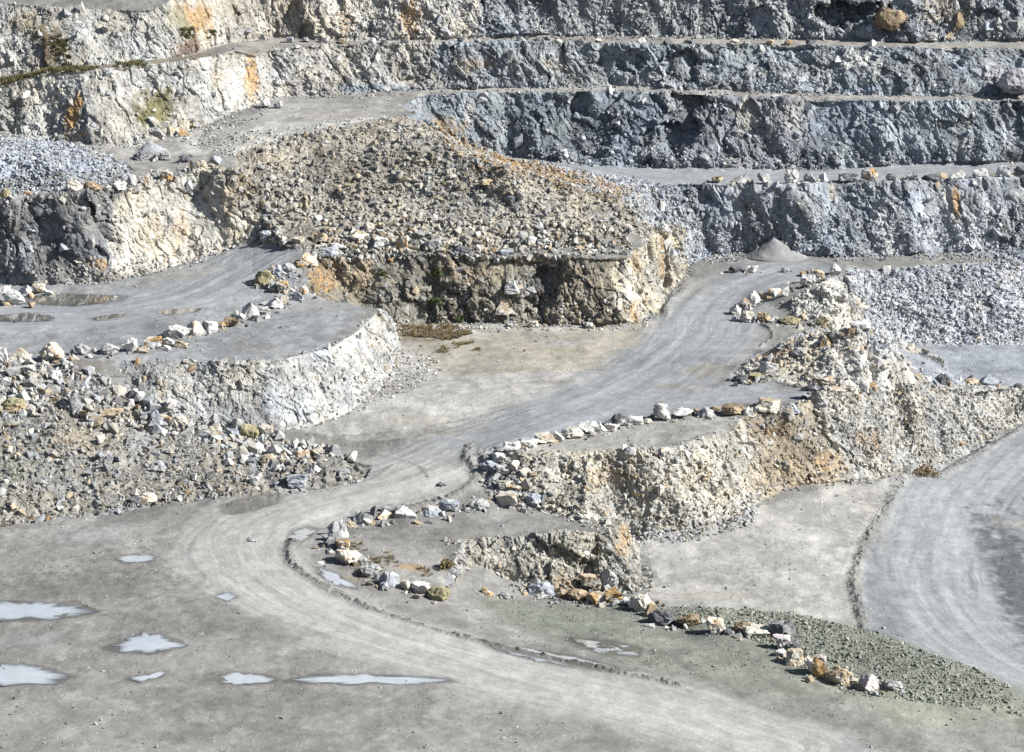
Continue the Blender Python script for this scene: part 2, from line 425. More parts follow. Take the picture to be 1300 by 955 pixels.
def target_len(ctr, par):
    u, v, d = pix(ctr)
    s = SLOPE0[par]
    L = np.where(s > 30, .15, np.where(s > 14, .22, .42))
    q = ctr[:, :2]
    near = np.zeros(len(ctr), bool)
    for ln, w, h in RIDGES:
        lo = ln.min(0) - 1.2; hi = ln.max(0) + 1.2
        m = np.where(((q > lo) & (q < hi)).all(1))[0]
        if len(m):
            dd, _, _ = seg_dist(q[m], ln)
            near[m[dd < 1.0]] = True
    for pp in PUD_PLAN:
        c_ = pp.mean(0); rr_ = np.abs(pp - c_).max(0) * 1.15 + .6
        near |= (np.abs(q - c_) < rr_).all(1)
    L[near] = .17
    out = np.maximum.reduce([(-30 - u) / 40, (u - 1330) / 40, (-25 - v) / 25, (v - 985) / 25, np.zeros(len(u))])
    out = np.where(ctr[:, 1] < 150, 40, out)
    return L * (1 + np.minimum(out, 60)) * np.where(np.abs(ctr[:, 0]) > 300, 8, 1)

for it in range(22):
    E = np.concatenate([F[:, [0, 1]], F[:, [1, 2]], F[:, [2, 0]]])
    Es = np.sort(E, 1)
    key = Es[:, 0].astype(np.int64) * len(V) + Es[:, 1]
    uk, inv = np.unique(key, return_inverse=True)
    ue = np.stack([uk // len(V), uk % len(V)], 1)
    el = np.linalg.norm(V[ue[:, 0]] - V[ue[:, 1]], axis=1)
    nf = len(F)
    fe = inv.reshape(3, nf).T                 # edge ids of each face
    tl = target_len(V[F].mean(1), PAR)
    le = el[fe]
    # split the long edges of each face that is too coarse: those within 70% of its longest
    want = (le > tl[:, None]) & (le > .62 * le.max(1)[:, None])
    split = np.zeros(len(uk), bool)
    split[fe[want]] = True
    if not split.any(): break
    mid = np.full(len(uk), -1, np.int64)
    k = np.where(split)[0]
    mid[k] = len(V) + np.arange(len(k))
    V = np.concatenate([V, (V[ue[k, 0]] + V[ue[k, 1]]) / 2])
    fm = mid[fe]; has = fm >= 0; cnt = has.sum(1)
    newF = [F[cnt == 0]]; newP = [PAR[cnt == 0]]
    for j in range(3):                         # one edge split
        m = (cnt == 1) & has[:, j]
        a, b, c = F[m, j], F[m, (j + 1) % 3], F[m, (j + 2) % 3]; x = fm[m, j]
        newF += [np.stack([a, x, c], 1), np.stack([x, b, c], 1)]; newP += [PAR[m]] * 2
        m = (cnt == 2) & ~has[:, j]            # edge j whole, the other two split
        a, b, c = F[m, j], F[m, (j + 1) % 3], F[m, (j + 2) % 3]; x = fm[m, (j + 1) % 3]; y = fm[m, (j + 2) % 3]
        newF += [np.stack([x, c, y], 1), np.stack([a, b, x], 1), np.stack([a, x, y], 1)]; newP += [PAR[m]] * 3
    m = cnt == 3
    a, b, c = F[m, 0], F[m, 1], F[m, 2]; x, y, z = fm[m, 0], fm[m, 1], fm[m, 2]
    newF += [np.stack([a, x, z], 1), np.stack([x, b, y], 1), np.stack([z, y, c], 1), np.stack([x, y, z], 1)]; newP += [PAR[m]] * 4
    F = np.concatenate(newF); PAR = np.concatenate(newP)
    if len(F) > 2200000: break

# ------------------------------------------------------------------ per-vertex weights and relief
VCNT = np.maximum(sum(np.bincount(F[:, k], minlength=len(V)) for k in range(3)), 1)
def to_verts(fv):
    acc = sum(np.bincount(F[:, k], fv, len(V)) for k in range(3))
    return acc / VCNT
def smooth_verts(x, it):
    for _ in range(it): x = to_verts(x[F].mean(1))
    return x
N = np.stack([to_verts(c) for c in tri_norm(V, F).T], 1)
for _ in range(3): N = np.stack([smooth_verts(N[:, k], 1) for k in range(3)], 1)
N /= np.linalg.norm(N, axis=1)[:, None]
U0, W0, D0 = pix(V)
near_m = (U0 > -80) & (U0 < 1380) & (W0 > -60) & (W0 < 990) & (V[:, 1] > 140)
CLIFF = to_verts(sstep(26, 44, SLOPE0[PAR]))
for poly in ([(585,691),(640,681),(700,680),(774,676),(790,664),(822,735),(806,750),(740,753),(680,745),(620,722)],
             [(640,573),(850,569),(935,545),(1000,520),(1045,497),(1130,490),(1160,560),(1130,606),(1000,617),(950,640),(870,672),(800,676),(690,650),(640,638)],
             [(1005,376),(1045,366),(1072,371),(1085,392),(1075,410),(1010,405)],
             [(940,474),(1000,430),(1045,414),(1090,408),(1145,450),(1150,480),(1040,493)]):
    CLIFF = np.maximum(CLIFF, in_poly(U0, W0, poly) & (V[:, 1] < 292))
CLIFF = smooth_verts(CLIFF, 3)
# worn, rounded floors: relax the heights wherever there is no cliff
zz = V[:, 2].copy(); keep = sstep(.02, .3, CLIFF)
for _ in range(26): zz = zz * keep + (1 - keep) * smooth_verts(zz, 1)
V[near_m, 2] = zz[near_m]
RUBW = np.zeros(len(V))
for nm, poly, dens, lo, hi, tint in RUB:
    if nm in ('mound','moundback','pit','heapA','waste','bank','cliff2toe','p2end'):
        RUBW = np.maximum(RUBW, in_poly(U0, W0, poly).astype(float))
RUBW = smooth_verts(RUBW, 3)
ROADW = np.zeros(len(V)); RC = np.zeros((len(V), 2)); RID = np.zeros(len(V)); RIDM = np.zeros(len(V))
xy = V[:, :2]
wob = fbm(V * .35, 3, 91)
for ln, hw in ROAD_LINES:
    lo = ln.min(0) - hw * 2; hi = ln.max(0) + hw * 2
    m = np.where(((xy > lo) & (xy < hi)).all(1) & (CLIFF < .3))[0]
    d, ac, al = seg_dist(xy[m], ln)
    w = 1 - sstep(hw * .82, hw * 1.18, d + wob[m] * 1.6)
    b = w > ROADW[m]
    ROADW[m[b]] = w[b]; RC[m[b], 0] = ac[b] / hw; RC[m[b], 1] = al[b]
lump = fbm(V * 1.7, 3, 55)
for ln, w0, h in RIDGES:
    lo = ln.min(0) - 2; hi = ln.max(0) + 2
    m = np.where(((xy > lo) & (xy < hi)).all(1))[0]
    d, ac, al = seg_dist(xy[m], ln)
    w = np.exp(-((d + .22 * wob[m]) / w0) ** 2)
    RID[m] = np.maximum(RID[m], w * h * (.85 + .6 * lump[m])); RIDM[m] = np.maximum(RIDM[m], w * (1 if h > .1 else .45))
PUDW = np.zeros(len(V))
for poly in PUD_PLAN:
    c = poly.mean(0); big = c + (poly - c) * 1.25
    PUDW = np.maximum(PUDW, in_poly(xy[:, 0], xy[:, 1], big).astype(float))
PUDW = smooth_verts(PUDW, 2)

near_m = (U0 > -80) & (U0 < 1380) & (W0 > -60) & (W0 < 990) & (V[:, 1] > 140)
DISP = np.zeros((len(V), 3))
idx = np.where(near_m & (CLIFF > .02))[0]
p = V[idx]
a = R(24)                                       # joints of the rock lean to one side
q = np.stack([p[:, 0] * math.cos(a) + p[:, 2] * math.sin(a), p[:, 1], -p[:, 0] * math.sin(a) + p[:, 2] * math.cos(a)], 1)
warp = np.stack([fbm(p * .5, 2, 31 + k) for k in range(3)], 1)
q = q + warp * .7
d = 1.7 * fbm(p * np.array([.15, .15, .08]), 2, 3) + .75 * fbm(p * np.array([.40, .40, .17]), 2, 8)
dusty = sstep(-.28, .22, fbm(p * np.array([.22, .22, .3]), 3, 19) + .12)      # broken rock, with smoother talus between
gully = fbm(np.stack([q[:, 0] * 1.1, q[:, 1] * 1.1, q[:, 2] * .16], 1), 3, 27)
d += .38 * gully
for sc, st, amp, tilt, seed in ((1.9, (1.0, 1.0, .42), .7, .42, 11), (.85, (1.0, 1.0, .45), .26, .55, 12), (.38, (1., 1., .6), .10, .75, 13)):
    st = np.array(st)
    r, off, gap = cells(q / sc * st, seed)
    g = (r[:, 1:4] * 2 - 1)
    k = .45 + .55 * dusty if sc > 2 else .22 + .78 * dusty
    d += k * (amp * (r[:, 0] - .5) + tilt * sc * .5 * (g * off).sum(1) - .07 * sc * (1 - sstep(0, .08, gap)))
REL = np.ones(len(V))
for poly, k_ in (([(345,-80),(1460,-80),(1460,340),(345,340)], .8), ([(-100,-80),(345,-80),(345,150),(170,195),(-100,200)], .5), ([(140,235),(345,200),(345,320),(145,352)], .5), ([(-100,236),(145,236),(145,360),(-100,370)], .85),
                 ([(340,455),(500,380),(510,480),(440,545),(340,550)], .36), ([(-100,455),(345,455),(345,560),(-100,560)], .6), ([(480,320),(830,310),(830,420),(480,420)], .85),
                 ([(640,560),(950,520),(970,660),(800,690),(640,660)], .55), ([(940,515),(1180,490),(1180,620),(940,640)], .5), ([(920,400),(1160,400),(1160,486),(920,500)], .42)):
    REL[in_poly(U0, W0, poly)] = k_
REL = smooth_verts(REL, 12)
d *= CLIFF[idx] * (1 - .35 * RUBW[idx]) * REL[idx]
DISP[idx] += N[idx] * d[:, None] * np.array([1, 1, .7])
idx = np.where(near_m & (np.maximum(RUBW, CLIFF * .4) > .02))[0]
p = V[idx]
d = .45 * fbm(p * .35, 3, 21) * RUBW[idx]
r, off, gap = cells(p / .55, 23)
d += np.maximum(RUBW, CLIFF * .4)[idx] * (.16 * (r[:, 0] - .5) + .22 * ((r[:, 1:4] * 2 - 1) * off).sum(1))
DISP[idx] += N[idx] * d[:, None]
FLAT = (1 - CLIFF) * (1 - RUBW) * (1 - .82 * PUDW) * (1 - .75 * ROADW)
DISP[:, 2] += FLAT * (.16 * fbm(V * .25, 2, 41) + .07 * fbm(V * 1.1, 3, 42)) * near_m
# ruts worn along the roads
rut = ROADW * (.5 - np.abs(RC[:, 0])).clip(0, 1)
DISP[:, 2] += ROADW * (1 - PUDW) * (.05 * vnoise(np.stack([RC[:, 0] * 5.0, RC[:, 1] * .10, RC[:, 0] * 0], 1), 61) + .02 * vnoise(np.stack([RC[:, 0] * 14.0, RC[:, 1] * .2, RC[:, 0] * 0], 1), 62))
DISP[:, 2] += RID * (1 - CLIFF) * (1 + .5 * vnoise(V * 4.0, 77))
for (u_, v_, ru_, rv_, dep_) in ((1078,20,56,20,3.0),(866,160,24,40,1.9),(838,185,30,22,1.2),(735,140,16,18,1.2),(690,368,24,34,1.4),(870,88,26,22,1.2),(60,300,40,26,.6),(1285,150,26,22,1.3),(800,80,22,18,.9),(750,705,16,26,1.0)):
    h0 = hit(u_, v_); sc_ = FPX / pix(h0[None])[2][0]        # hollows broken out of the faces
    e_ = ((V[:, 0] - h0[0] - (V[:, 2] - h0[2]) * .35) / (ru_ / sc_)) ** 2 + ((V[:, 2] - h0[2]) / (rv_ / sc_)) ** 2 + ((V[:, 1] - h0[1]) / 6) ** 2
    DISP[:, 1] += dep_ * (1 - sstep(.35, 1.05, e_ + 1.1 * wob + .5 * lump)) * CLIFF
far_m = ~near_m
DISP[far_m, 2] += 2.0 * fbm(V[far_m] * .03, 3, 71) * sstep(60, 120, np.abs(V[far_m, 0]) + 0 * V[far_m, 1])
VV = V + DISP

# ------------------------------------------------------------------ rock and soil colours (albedo, with some shade painted in)
def c3(*x): return np.array(x, float)
WHT = c3(.56,.56,.54); CRM = c3(.50,.475,.42); GRY = c3(.30,.305,.31); BLU = c3(.285,.31,.35); DRK = c3(.12,.125,.135)
ORG = c3(.43,.275,.125); TAN = c3(.42,.34,.235); BRN = c3(.20,.155,.105); OLV = c3(.19,.175,.09); PNK = c3(.50,.45,.45); GRN = c3(.205,.22,.185)
DBL = c3(.17,.195,.24); PBL = c3(.40,.425,.46); RST = c3(.40,.16,.05)

ALB = .72
COL = np.zeros((len(V), 3))
ZONES = [   # floors first, then faces; later entries win
    (None, c3(.215,.215,.205)),
    ([(-100,640),(260,640),(380,690),(560,820),(900,900),(900,1000),(-100,1000)], c3(.222,.22,.21)),
    ([(380,690),(600,640),(790,660),(590,690),(600,740),(700,770),(840,790),(820,850),(600,800),(430,745)], c3(.235,.232,.222)),
    ([(600,755),(700,768),(835,768),(1000,780),(1110,804),(1300,866),(1400,910),(1100,900),(860,858),(700,820)], c3(.195,.205,.178)),
    ([(832,766),(1000,778),(1110,802),(1300,864),(1420,915),(1150,925),(1060,872),(1000,845),(960,812),(880,800)], c3(.235,.248,.205)),
    ([(800,690),(960,640),(1130,606),(1190,600),(1130,640),(1085,735),(1095,800),(1000,782),(835,768),(815,740)], c3(.36,.355,.34)),
    ([(1140,600),(1320,520),(1450,500),(1450,900),(1290,870),(1110,805),(1086,735)], c3(.25,.265,.28)),
    ([(380,545),(490,410),(850,405),(850,440),(700,530),(600,555),(450,560)], c3(.385,.38,.36)),
    ([(500,430),(840,410),(830,450),(760,475),(560,470)], c3(.35,.33,.285)),
    ([(820,430),(860,370),(1000,330),(1060,345),(930,400),(990,420),(930,480),(1000,500),(800,530),(640,560),(560,580)], c3(.27,.275,.28)),
    ([(930,395),(1060,345),(1075,372),(1000,376),(990,412),(940,412)], c3(.255,.25,.235)),
    ([(-100,365),(330,310),(480,390),(450,420),(360,458),(-100,470)], c3(.265,.275,.285)),
    ([(650,572),(640,560),(800,530),(930,525),(935,545),(850,570)], c3(.32,.315,.295)),
    ([(1120,436),(1450,430),(1450,495),(1150,490)], c3(.285,.31,.345)),
    ([(680,200),(1450,200),(1450,236),(780,236)], c3(.30,.315,.33)),
    ([(330,105),(1450,105),(1450,131),(540,121),(500,150),(330,170)], c3(.31,.305,.29)),
    ([(230,40),(1450,40),(1450,64),(420,58),(340,66)], c3(.29,.28,.265)),
    ([(-100,190),(330,150),(500,150),(250,215),(-100,258)], c3(.27,.265,.25)),
    ([(215,165),(400,156),(520,146),(430,172),(330,190),(240,200)], c3(.42,.415,.39)),
    ([(-100,75),(230,65),(330,66),(300,80),(0,116),(-100,120)], c3(.22,.20,.155)),
]
FACES = [
    ([(420,-70),(1450,-70),(1450,52),(420,52)], c3(.265,.285,.30)),
    ([(420,-70),(620,-70),(600,52),(420,52)], c3(.42,.40,.36)),
    ([(200,-70),(440,-70),(440,60),(200,90)], c3(.40,.375,.33)),
    ([(-100,-60),(215,-30),(240,80),(-100,118)], c3(.37,.365,.34)),
    ([(345,50),(1450,50),(1450,130),(345,130)], c3(.265,.29,.305)),
    ([(345,50),(560,50),(560,122),(345,130)], c3(.34,.33,.305)),
    ([(430,112),(1450,112),(1450,216),(600,216)], c3(.215,.245,.272)),
    ([(860,112),(1050,112),(1000,216),(860,216)], c3(.24,.25,.27)),
    ([(1050,112),(1450,112),(1450,216),(1050,216)], c3(.25,.28,.308)),
    ([(780,218),(1450,218),(1450,335),(860,340)], c3(.295,.322,.35)),
    ([(1130,218),(1450,218),(1450,335),(1130,335)], c3(.36,.385,.42)),
    ([(-100,80),(345,55),(345,150),(170,190),(-100,190)], c3(.40,.395,.37)),
    ([(-100,160),(60,175),(180,225),(160,245),(-100,256)], c3(.30,.33,.375)),
    ([(-100,236),(280,206),(330,300),(-100,370)], c3(.20,.205,.21)),  # left-facing cliff: its shade, turned from the sun, is put into the colour
    ([(140,240),(280,206),(340,250),(330,312),(180,350),(145,350)], c3(.46,.44,.385)),
    ([(270,200),(420,155),(530,150),(660,212),(840,260),(860,300),(800,325),(560,322),(330,322)], c3(.31,.29,.25)),
    ([(690,205),(830,222),(905,300),(900,340),(870,335),(850,285)], c3(.36,.385,.42)),
    ([(350,330),(480,320),(830,310),(830,400),(800,420),(480,420),(380,372)], c3(.215,.20,.165)),
    ([(770,320),(850,285),(880,340),(860,385),(800,415)], c3(.44,.41,.34)),
    ([(-100,455),(300,455),(460,410),(430,520),(-100,560)], c3(.305,.31,.305)),
    ([(330,458),(460,405),(490,385),(510,470),(440,530),(360,545)], c3(.38,.385,.375)),
    ([(-100,455),(90,462),(200,520),(340,550),(470,595),(420,625),(240,640),(-100,680)], c3(.25,.245,.225)),
    ([(640,570),(850,565),(940,530),(970,640),(870,680),(700,660)], c3(.41,.395,.345)),
    ([(940,525),(1045,495),(1090,510),(1135,560),(1110,612),(960,630)], c3(.32,.28,.215)),
    ([(1030,480),(1160,480),(1310,490),(1330,535),(1180,600),(1130,610),(1070,612)], c3(.37,.365,.34)),
    ([(930,480),(1045,410),(1095,400),(1155,455),(1150,495),(1040,497),(940,495)], c3(.45,.43,.37)),
    ([(1060,405),(1100,400),(1160,455),(1155,492),(1070,492),(1030,470)], c3(.46,.45,.42)),
    ([(1000,370),(1075,360),(1095,410),(1000,410)], c3(.50,.49,.45)),
    ([(1075,340),(1330,325),(1340,436),(1110,440)], c3(.43,.448,.475)),
    ([(570,680),(790,660),(825,740),(800,760),(640,745)], c3(.30,.295,.265)),
    ([(820,760),(1000,770),(1110,795),(1450,890),(1450,990),(1000,990),(800,820)], c3(.165,.178,.135)),
]
fx = U0 + 32 * fbm(V * .3, 3, 201); fy = W0 + 9 * fbm(V * .3, 3, 202)
rockw = sstep(.25, .6, np.maximum(CLIFF, RUBW))
for poly, c in ZONES:
    if poly is None: COL[:] = c
    else: COL[in_poly(fx, fy, poly)] = c
flatc = np.stack([smooth_verts(COL[:, k], 6) for k in range(3)], 1)
rockc = np.full((len(V), 3), .3)
for poly, c in FACES:
    rockc[in_poly(fx, fy, poly)] = c
rockc = np.stack([smooth_verts(rockc[:, k], 5) for k in range(3)], 1)
# broad change of rock from bed to bed
bed = fbm(V * np.array([.22, .22, .35]), 4, 210)
bed2 = fbm(V * np.array([.9, .9, .7]), 3, 213)
vein = fbm(np.stack([V[:, 0] * 1.3 + V[:, 2] * .6, V[:, 1] * 1.3, V[:, 2] * .28], 1), 4, 218)
rockc *= (1 + .42 * bed + .26 * bed2 + .34 * vein)[:, None]
warm = fbm(V * .35, 3, 216)
rockc *= 1 + warm[:, None] * c3(.09, .02, -.11)
pat = fbm(V * np.array([.16, .16, .16]), 5, 220)
pat2 = fbm(V * .9, 4, 224)
crust = sstep(-.06, .10, fbm(V * np.array([.45, .30, .4]), 5, 226, .6)) - .5
flatc = flatc * (1 + .26 * pat + .16 * pat2 + .20 * crust * (1 - ROADW * .3))[:, None]
COL = flatc * (1 - rockw[:, None]) + rockc * rockw[:, None]

BLOBS = [   # stains, veins and painted shade: photo position, radii in photo pixels, colour, strength, lies on a floor
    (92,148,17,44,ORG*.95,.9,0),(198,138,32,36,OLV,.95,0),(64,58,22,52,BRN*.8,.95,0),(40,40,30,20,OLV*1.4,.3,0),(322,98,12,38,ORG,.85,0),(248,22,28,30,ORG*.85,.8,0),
    (225,25,14,24,OLV,.6,0),(440,26,12,28,ORG,.75,0),(520,24,17,32,ORG*1.1,.75,0),(238,60,42,14,c3(.17,.12,.095),.9,0),(124,336,15,10,ORG,.85,0),
    (314,236,18,22,BRN*1.3,.7,0),(292,260,9,30,TAN,.5,0),(200,290,10,26,TAN,.5,0),(236,282,30,36,CRM*1.1,.5,0),(412,352,30,26,ORG*.85,.75,0),(450,348,34,24,TAN,.7,0),(600,345,60,16,TAN*.8,.4,0),(735,350,50,18,TAN*.7,.45,0),
    (800,370,20,48,CRM*1.05,.7,0),(806,395,10,18,ORG,.7,0),(846,322,9,30,ORG*.9,.6,0),(812,330,12,24,ORG*.9,.45,0),(651,362,12,11,WHT,.95,0),(640,386,14,9,CRM*1.15,.9,0),(685,365,22,34,DRK*.9,.6,0),  # the dark patch is shade painted into the hollow of the brown cliff
    (1212,256,8,30,ORG,.8,0),(1200,250,6,30,CRM*1.2,.7,0),(1056,240,10,22,TAN,.5,0),(985,548,30,18,BRN*1.1,.75,0),(1052,585,26,16,ORG*.85,.5,0),(960,600,28,26,TAN,.4,0),
    (770,605,50,20,ORG*.95,.32,0),(790,688,14,18,ORG*.95,.65,0),(745,740,60,12,ORG*.8,.5,0),(985,452,32,20,ORG*.95,.45,0),(1120,430,26,30,WHT*.95,.5,0),
    (1090,78,30,16,WHT,.75,0),(950,152,26,30,CRM,.6,0),(1005,160,20,28,CRM,.4,0),(1285,175,18,22,PBL,.7,0),(1180,280,40,40,PBL*1.1,.5,0),(1120,290,20,36,WHT,.4,0),
    (580,85,20,14,CRM,.6,0),(610,82,34,12,ORG*.8,.35,0),(700,80,30,10,ORG*.7,.3,0),(780,150,14,20,DRK,.6,0),(860,160,30,30,DRK*.9,.5,0),(860,85,26,24,DRK*1.1,.5,0),  # dark patches over the wall hollows are painted shade
    (1270,95,26,22,c3(.42,.41,.43),.8,0),(1200,15,40,30,TAN*1.1,.5,0),(1080,20,40,26,DRK,.6,0),(595,140,10,20,CRM,.5,0),(640,165,14,14,PBL,.6,0),  # the dark patch puts the overhang's shadow into the wall colour
    (455,20,50,30,WHT,.35,0),(210,55,14,22,WHT,.6,0),(45,165,20,22,WHT*.95,.6,0),(300,110,30,30,WHT*.9,.4,0),(150,110,30,26,GRY*1.3,.4,0),
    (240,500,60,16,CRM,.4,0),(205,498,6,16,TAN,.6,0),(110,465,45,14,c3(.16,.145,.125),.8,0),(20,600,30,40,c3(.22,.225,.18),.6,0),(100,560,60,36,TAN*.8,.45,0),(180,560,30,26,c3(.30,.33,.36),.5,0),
    (330,590,30,20,c3(.28,.31,.34),.5,0),(855,630,50,30,CRM*1.1,.4,0),(690,610,30,24,CRM*1.05,.4,0),(845,600,22,26,WHT,.4,0),(1250,530,60,30,WHT*.9,.4,0),
    (560,162,40,14,ORG*.8,.6,0),(640,206,40,10,ORG*.9,.8,0),(700,222,40,9,ORG*.9,.8,0),(760,236,40,9,ORG*.9,.8,0),(810,252,24,10,ORG*.8,.7,0),(1100,560,26,20,ORG*.8,.5,0),(1000,585,40,20,TAN*.8,.5,0),(30,30,20,16,TAN*.8,.5,0),(275,100,16,20,TAN,.4,0),(230,292,14,24,ORG*.9,.4,0),(90,135,16,30,ORG*.85,.6,0),
    # floors
    (700,485,50,3,c3(.20,.185,.15),.6,1),(718,437,40,4,PBL*.8,.5,1),(850,490,45,4,c3(.22,.21,.185),.6,1),(640,470,60,4,c3(.25,.235,.20),.5,1),
    (120,745,150,22,c3(.13,.126,.118),.6,1),(330,800,120,16,c3(.15,.145,.135),.5,1),(40,810,60,10,c3(.25,.26,.27),.5,1),(60,650,60,8,c3(.19,.18,.165),.5,1),(60,700,90,16,c3(.24,.23,.21),.5,1),(200,790,120,20,c3(.16,.155,.145),.4,1),(300,845,170,14,c3(.24,.235,.22),.5,1),(110,680,60,14,PBL,.35,1),
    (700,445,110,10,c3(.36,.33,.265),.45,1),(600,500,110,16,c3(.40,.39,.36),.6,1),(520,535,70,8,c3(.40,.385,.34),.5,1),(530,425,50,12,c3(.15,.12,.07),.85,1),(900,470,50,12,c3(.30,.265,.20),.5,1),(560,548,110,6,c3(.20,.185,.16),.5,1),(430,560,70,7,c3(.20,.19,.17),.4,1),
    (860,365,60,16,c3(.31,.30,.27),.5,1),(900,660,80,30,c3(.37,.36,.34),.5,1),(900,755,90,8,c3(.33,.32,.27),.5,1),(1110,660,30,40,c3(.22,.215,.20),.5,1),
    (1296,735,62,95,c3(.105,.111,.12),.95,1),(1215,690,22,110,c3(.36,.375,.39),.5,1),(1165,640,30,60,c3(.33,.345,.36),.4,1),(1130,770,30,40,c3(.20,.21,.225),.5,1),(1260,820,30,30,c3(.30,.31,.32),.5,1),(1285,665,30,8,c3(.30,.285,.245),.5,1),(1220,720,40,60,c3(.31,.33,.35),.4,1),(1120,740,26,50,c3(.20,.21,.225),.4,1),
    (700,715,60,20,c3(.215,.22,.185),.3,1),(470,735,60,10,c3(.20,.165,.12),.4,1),(520,720,26,4,c3(.33,.19,.07),.6,1),(450,705,40,10,c3(.17,.16,.14),.4,1),(640,790,80,12,c3(.20,.205,.19),.4,1),
    (700,790,120,18,c3(.175,.195,.155),.4,1),(900,780,60,6,c3(.23,.22,.165),.6,1),(1010,800,60,8,c3(.23,.21,.135),.5,1),
    (1200,470,90,8,c3(.21,.23,.26),.5,1),(1180,450,60,8,PBL*.85,.4,1),(330,440,60,6,c3(.17,.155,.135),.5,1),(230,350,60,10,c3(.30,.285,.25),.5,1),(960,330,60,6,c3(.36,.355,.345),.4,1),(430,145,80,10,c3(.30,.285,.26),.5,1),
    (410,385,50,16,c3(.29,.285,.27),.5,1),(1080,203,40,4,c3(.30,.27,.17),.6,1),(100,385,80,8,c3(.19,.19,.19),.4,1),
]
# roads: worn pale tread, darker margins
tread = (ROADW * (1 - sstep(.35, .95, np.abs(RC[:, 0]))))
rb = np.where(U0 > 1070, 1, 0)[:, None] * c3(.31,.322,.336) + np.where(U0 > 1070, 0, 1)[:, None] * c3(.375,.375,.362)
far_r = sstep(600, 540, W0)[:, None]
rb = rb * (1 - far_r) + c3(.28,.295,.312) * far_r
bands = 1 + .10 * vnoise(np.stack([RC[:, 0] * 4.5, RC[:, 1] * .05, 0 * RC[:, 0]], 1), 301) + .06 * vnoise(np.stack([RC[:, 0] * 11, RC[:, 1] * .1, 0 * RC[:, 0]], 1), 302)
rw = (ROADW * .55 + tread * .4)[:, None] * (1 - rockw[:, None])
COL = COL * (1 - rw) + rb * bands[:, None] * rw
bn = fbm(np.stack([V[:, 0] * 1.3, V[:, 1] * 1.0, V[:, 2] * .35], 1), 4, 230); bn2 = fbm(V * 2.4, 3, 235)
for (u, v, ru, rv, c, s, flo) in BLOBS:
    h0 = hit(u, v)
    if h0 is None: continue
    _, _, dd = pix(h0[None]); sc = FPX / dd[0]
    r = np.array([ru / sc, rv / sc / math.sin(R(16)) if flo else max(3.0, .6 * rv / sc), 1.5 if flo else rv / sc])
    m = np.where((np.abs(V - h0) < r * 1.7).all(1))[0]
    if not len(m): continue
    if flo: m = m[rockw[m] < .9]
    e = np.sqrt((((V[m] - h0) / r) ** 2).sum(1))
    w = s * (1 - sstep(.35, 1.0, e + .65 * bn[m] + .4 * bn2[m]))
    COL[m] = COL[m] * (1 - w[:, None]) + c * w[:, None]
soil = np.clip(RIDM * 1.2, 0, 1)[:, None] * (1 - CLIFF[:, None])
COL = COL * (1 - soil * .6) + c3(.16,.155,.145) * soil * .6
wet = np.clip(smooth_verts(PUDW, 14) * 1.6, 0, 1)[:, None] * .8
COL = COL * (1 - wet) + COL * .52 * wet
COL = np.clip(COL * ALB, .02, .8)

